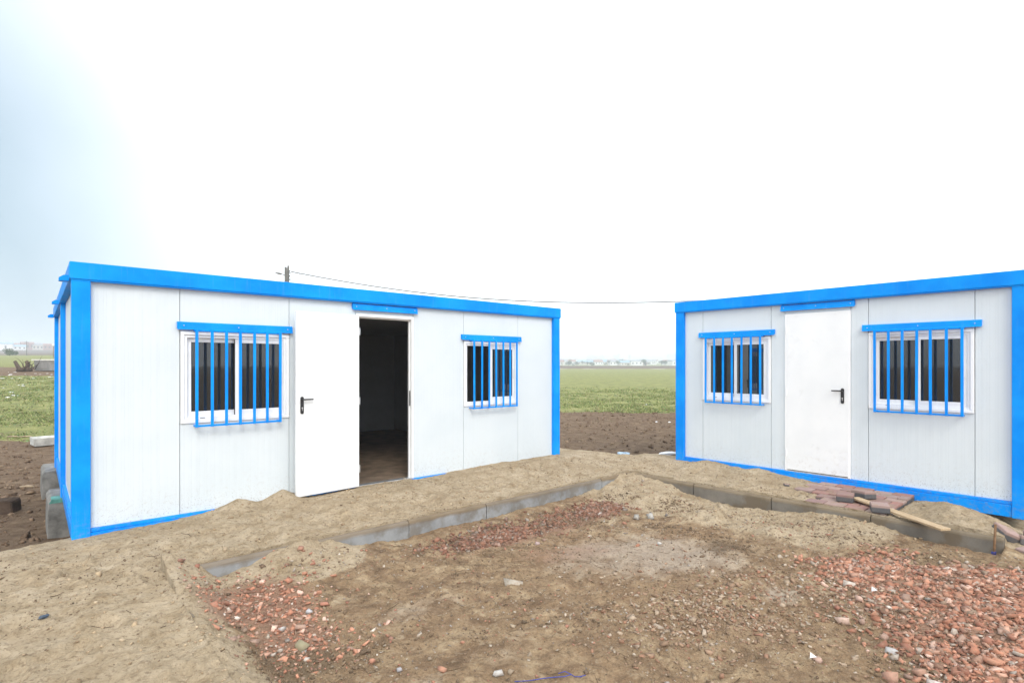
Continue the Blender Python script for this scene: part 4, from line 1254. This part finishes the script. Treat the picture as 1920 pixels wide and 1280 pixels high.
# blocks of flats faint in the haze
for k in range(9):
    px = rt.uniform(1020, 1300); d = rt.uniform(1300, 1700); u, v = at(px, d)
    m = MB(); wv = rt.uniform(16, 34); hh = rt.uniform(12, 20); m.box(-wv / 2, wv / 2, -6, 6, -4, hh, .2); m.box(-2, 2, -2, 2, hh - .1, hh + 2.5)
    for f_ in range(int(hh / 3)):
        m.box(-wv / 2 + 1, wv / 2 - 1, -6.15, -5.9, 1 + f_ * 3, 2.4 + f_ * 3)
    o = m.build('apartment_block', WALLS[k % 3]); o.location = (u, v, tz(u, v)); face_cam(o); tag(o, 'very faint block of flats on the skyline between the two cabins', 'building', 'far blocks of flats')
def leaf_cloud(b, n, c, rad, s, r):
    for k in range(n):
        while True:
            p = Vector((r.uniform(-1, 1), r.uniform(-1, 1), r.uniform(-1, 1)))
            if p.length < 1 and r.random() < .25 + .75 * p.length: break
        p = Vector((p.x * rad[0], p.y * rad[1], p.z * rad[2])) + Vector(c)
        a = Vector((r.gauss(0, 1), r.gauss(0, 1), r.gauss(0, 1))).normalized() * s * r.uniform(.6, 1.3); q = a.orthogonal().normalized() * s * r.uniform(.4, .9)
        b.faces.new([b.verts.new(p - a), b.verts.new(p + q), b.verts.new(p + a), b.verts.new(p - q)])
M_LEAF = plain('foliage', (.055, .085, .038), .8, .2, .35, .6)
M_BARK = plain('bark', (.09, .07, .055), .9, .2, .2)
def tree_meshes(seed, h, w_):
    r = random.Random(seed); m = MB()
    for k in range(5):
        leaf_cloud(m.bm, 70, (r.uniform(-.3, .3) * w_, r.uniform(-.3, .3) * w_, h * r.uniform(.45, .85)), (w_ * .34, w_ * .34, h * .20), h * .055, r)
    cr = bpy.data.meshes.new('crown'); m.bm.to_mesh(cr); m.bm.free(); cr.materials.append(M_LEAF)
    m = MB(); m.tube([(0, 0, -.5), (.05 * w_, 0, h * .35), (0, .04 * w_, h * .7)], [h * .035, h * .025, h * .01], 7)
    for k in range(4):
        a = k * 1.6; m.tube([(.03 * w_, 0, h * .35), (math.cos(a) * w_ * .3, math.sin(a) * w_ * .3, h * .65)], [h * .015, h * .005], 5)
    return cr, m.mesh('trunk', M_BARK, True)
TM = [tree_meshes(s, 7, 5.5) for s in (1, 2, 3)]
for k in range(56):
    px = rt.uniform(1000, 1330); d = rt.uniform(430, 800); u, v = at(px, d)
    t_ = empty('tree', (u, v, tz(u, v)), rt.uniform(0, 6)); s = rt.uniform(.4, .9); t_.scale = (s, s, s)
    tag(t_, 'small hazy tree among the houses of the distant town between the cabins', 'tree', 'trees of the far town between the cabins')
    cr, tk = TM[k % 3]; link('crown', cr, t_); link('trunk', tk, t_)
# town on the rise at the left
LEFTB = [(-14, 470, 26, 5.5, 0, 2, 'white hall with a blue roof at the far left, on the rise'), (5, 480, 13, 4.5, 0, 2, 'low white shed with a blue band beside the far left hall'), (24, 520, 14, 5, 2, 1, 'long pinkish far building above the round shrub'), (37, 500, 9, 3.2, 0, 2, 'small pale blue-white far shed right of the pinkish building'),
         (51, 520, 9, 6, 3, 1, 'brick-red far house behind the pale post'), (62, 530, 11, 5, 0, 1, 'pale far house right of the brick-red house'), (71, 525, 8, 4.6, 1, 0, 'cream far house in the middle of the left skyline row'), (82, 540, 9, 4, 0, 0, 'whitish far house with a grey roof, left of the two reddish ones'), (93, 520, 9, 4.4, 3, 1, 'reddish far house left of the white lamp head'), (103, 525, 8, 4, 3, 0, 'reddish far house cut by the edge of the open cabin')]
for (px, d, w_, h, wi, ri, lb) in LEFTB:
    u, v = at(px, d); o = link('house', house_mesh(w_, 8, h, 1.6, WALLS[wi], ROOFS[ri])); o.location = (u, v, tz(u, v)); o.rotation_euler = (0, 0, -math.atan2(UY, UX) + .7 + rt.uniform(-.15, .15)); tag(o, lb, 'house', 'houses on the left skyline')
u, v = at(18, 150)
r = random.Random(9); m = MB()
for k in range(7): leaf_cloud(m.bm, 110, (r.uniform(-1.4, 1.4), r.uniform(-.8, .8), r.uniform(.6, 1.7)), (.85, .8, .6), .13, r)
sh = empty('shrub', (u, v, tz(u, v)), -.73); tag(sh, 'round dark shrub standing alone in the far field at left', 'shrub')
cr = bpy.data.meshes.new('crown'); m.bm.to_mesh(cr); m.bm.free(); cr.materials.append(M_LEAF); link('crown', cr, sh)
m = MB(); m.tube([(0, 0, -.3), (0, .05, 1.0)], [.12, .05], 7); m.tube([(0, 0, .3), (.6, 0, 1.2)], [.06, .02], 6); m.tube([(0, 0, .3), (-.6, .1, 1.2)], [.06, .02], 6); m.build('trunk', M_BARK, sh, True)
u, v = at(100, 110)
lp = empty('lamp_post', (u, v, tz(u, v))); tag(lp, 'thin post with a white globe just left of the open cabin', 'lamp post')
m = MB(); m.tube([(0, 0, -.3), (0, 0, 2.3)], [.06, .045], 8); m.build('post', M_RUST, lp, True)
m = MB(); bmesh.ops.create_icosphere(m.bm, subdivisions=2, radius=.24, matrix=Matrix.Translation((0, 0, 2.5))); m.tube([(0, 0, 2.2), (0, 0, 2.32)], [.06, .12], 8); m.build('globe', M_LITTER, lp, True)
u, v = at(50, 160)
m = MB(); m.tube([(0, 0, -.3), (0, 0, 4.2)], [.10, .08], 8); m.box(-.5, .5, -.04, .04, 3.7, 3.85, .01); o = m.build('pale_post', M_POLE, None, True); o.location = (u, v, tz(u, v)); tag(o, 'thin pale post with a cross-arm in the far field at left', 'post')
# hills beyond
def hill(px0, px1, d, hts, name, lb):
    m = MB(); top = []; n = len(hts)
    b = m.bm; rows = []
    for j, (dd, k) in enumerate(((d - 300, 0), (d - 150, .6), (d, 1), (d + 200, .6), (d + 500, 0))):
        rows.append([b.verts.new((*at(px0 + (px1 - px0) * i / (n - 1), dd), hts[i] * k + 18 * (1 - k))) for i in range(n)])
    for j in range(4):
        for i in range(n - 1): b.faces.new((rows[j][i], rows[j][i + 1], rows[j + 1][i + 1], rows[j + 1][i]))
    o = m.build(name, plain('far_hill', (.075, .105, .06), .95, .1, .2, .01), None, True); tag(o, lb, None, None, 'structure')
hill(-420, 110, 1000, [30, 39, 35, 42, 45, 41, 44, 44, 43, 42, 42, 40, 34, 31, 29], 'hill', 'long flat-topped hill in the haze beyond the left town')

# ------------------------------------------------------------------ haze
m = MB(); m.box(-3400, 3950, -1050, 4200, -4, 52)
hz = m.build('haze', None)
M_HAZE = bpy.data.materials.new('haze'); M_HAZE.use_nodes = True
t = M_HAZE.node_tree; t.nodes.clear()
ho = N(t, 'ShaderNodeOutputMaterial'); pv = N(t, 'ShaderNodeVolumePrincipled')
pv.inputs['Color'].default_value = (.86, .93, 1.0, 1)
pv.inputs['Density'].default_value = .0012
pv.inputs['Anisotropy'].default_value = 0.0
t.links.new(pv.outputs[0], ho.inputs['Volume'])
hz.data.materials.append(M_HAZE)
hz['label'] = 'pale haze over the plain'; hz['kind'] = 'stuff'
scene.cycles.volume_bounces = 1
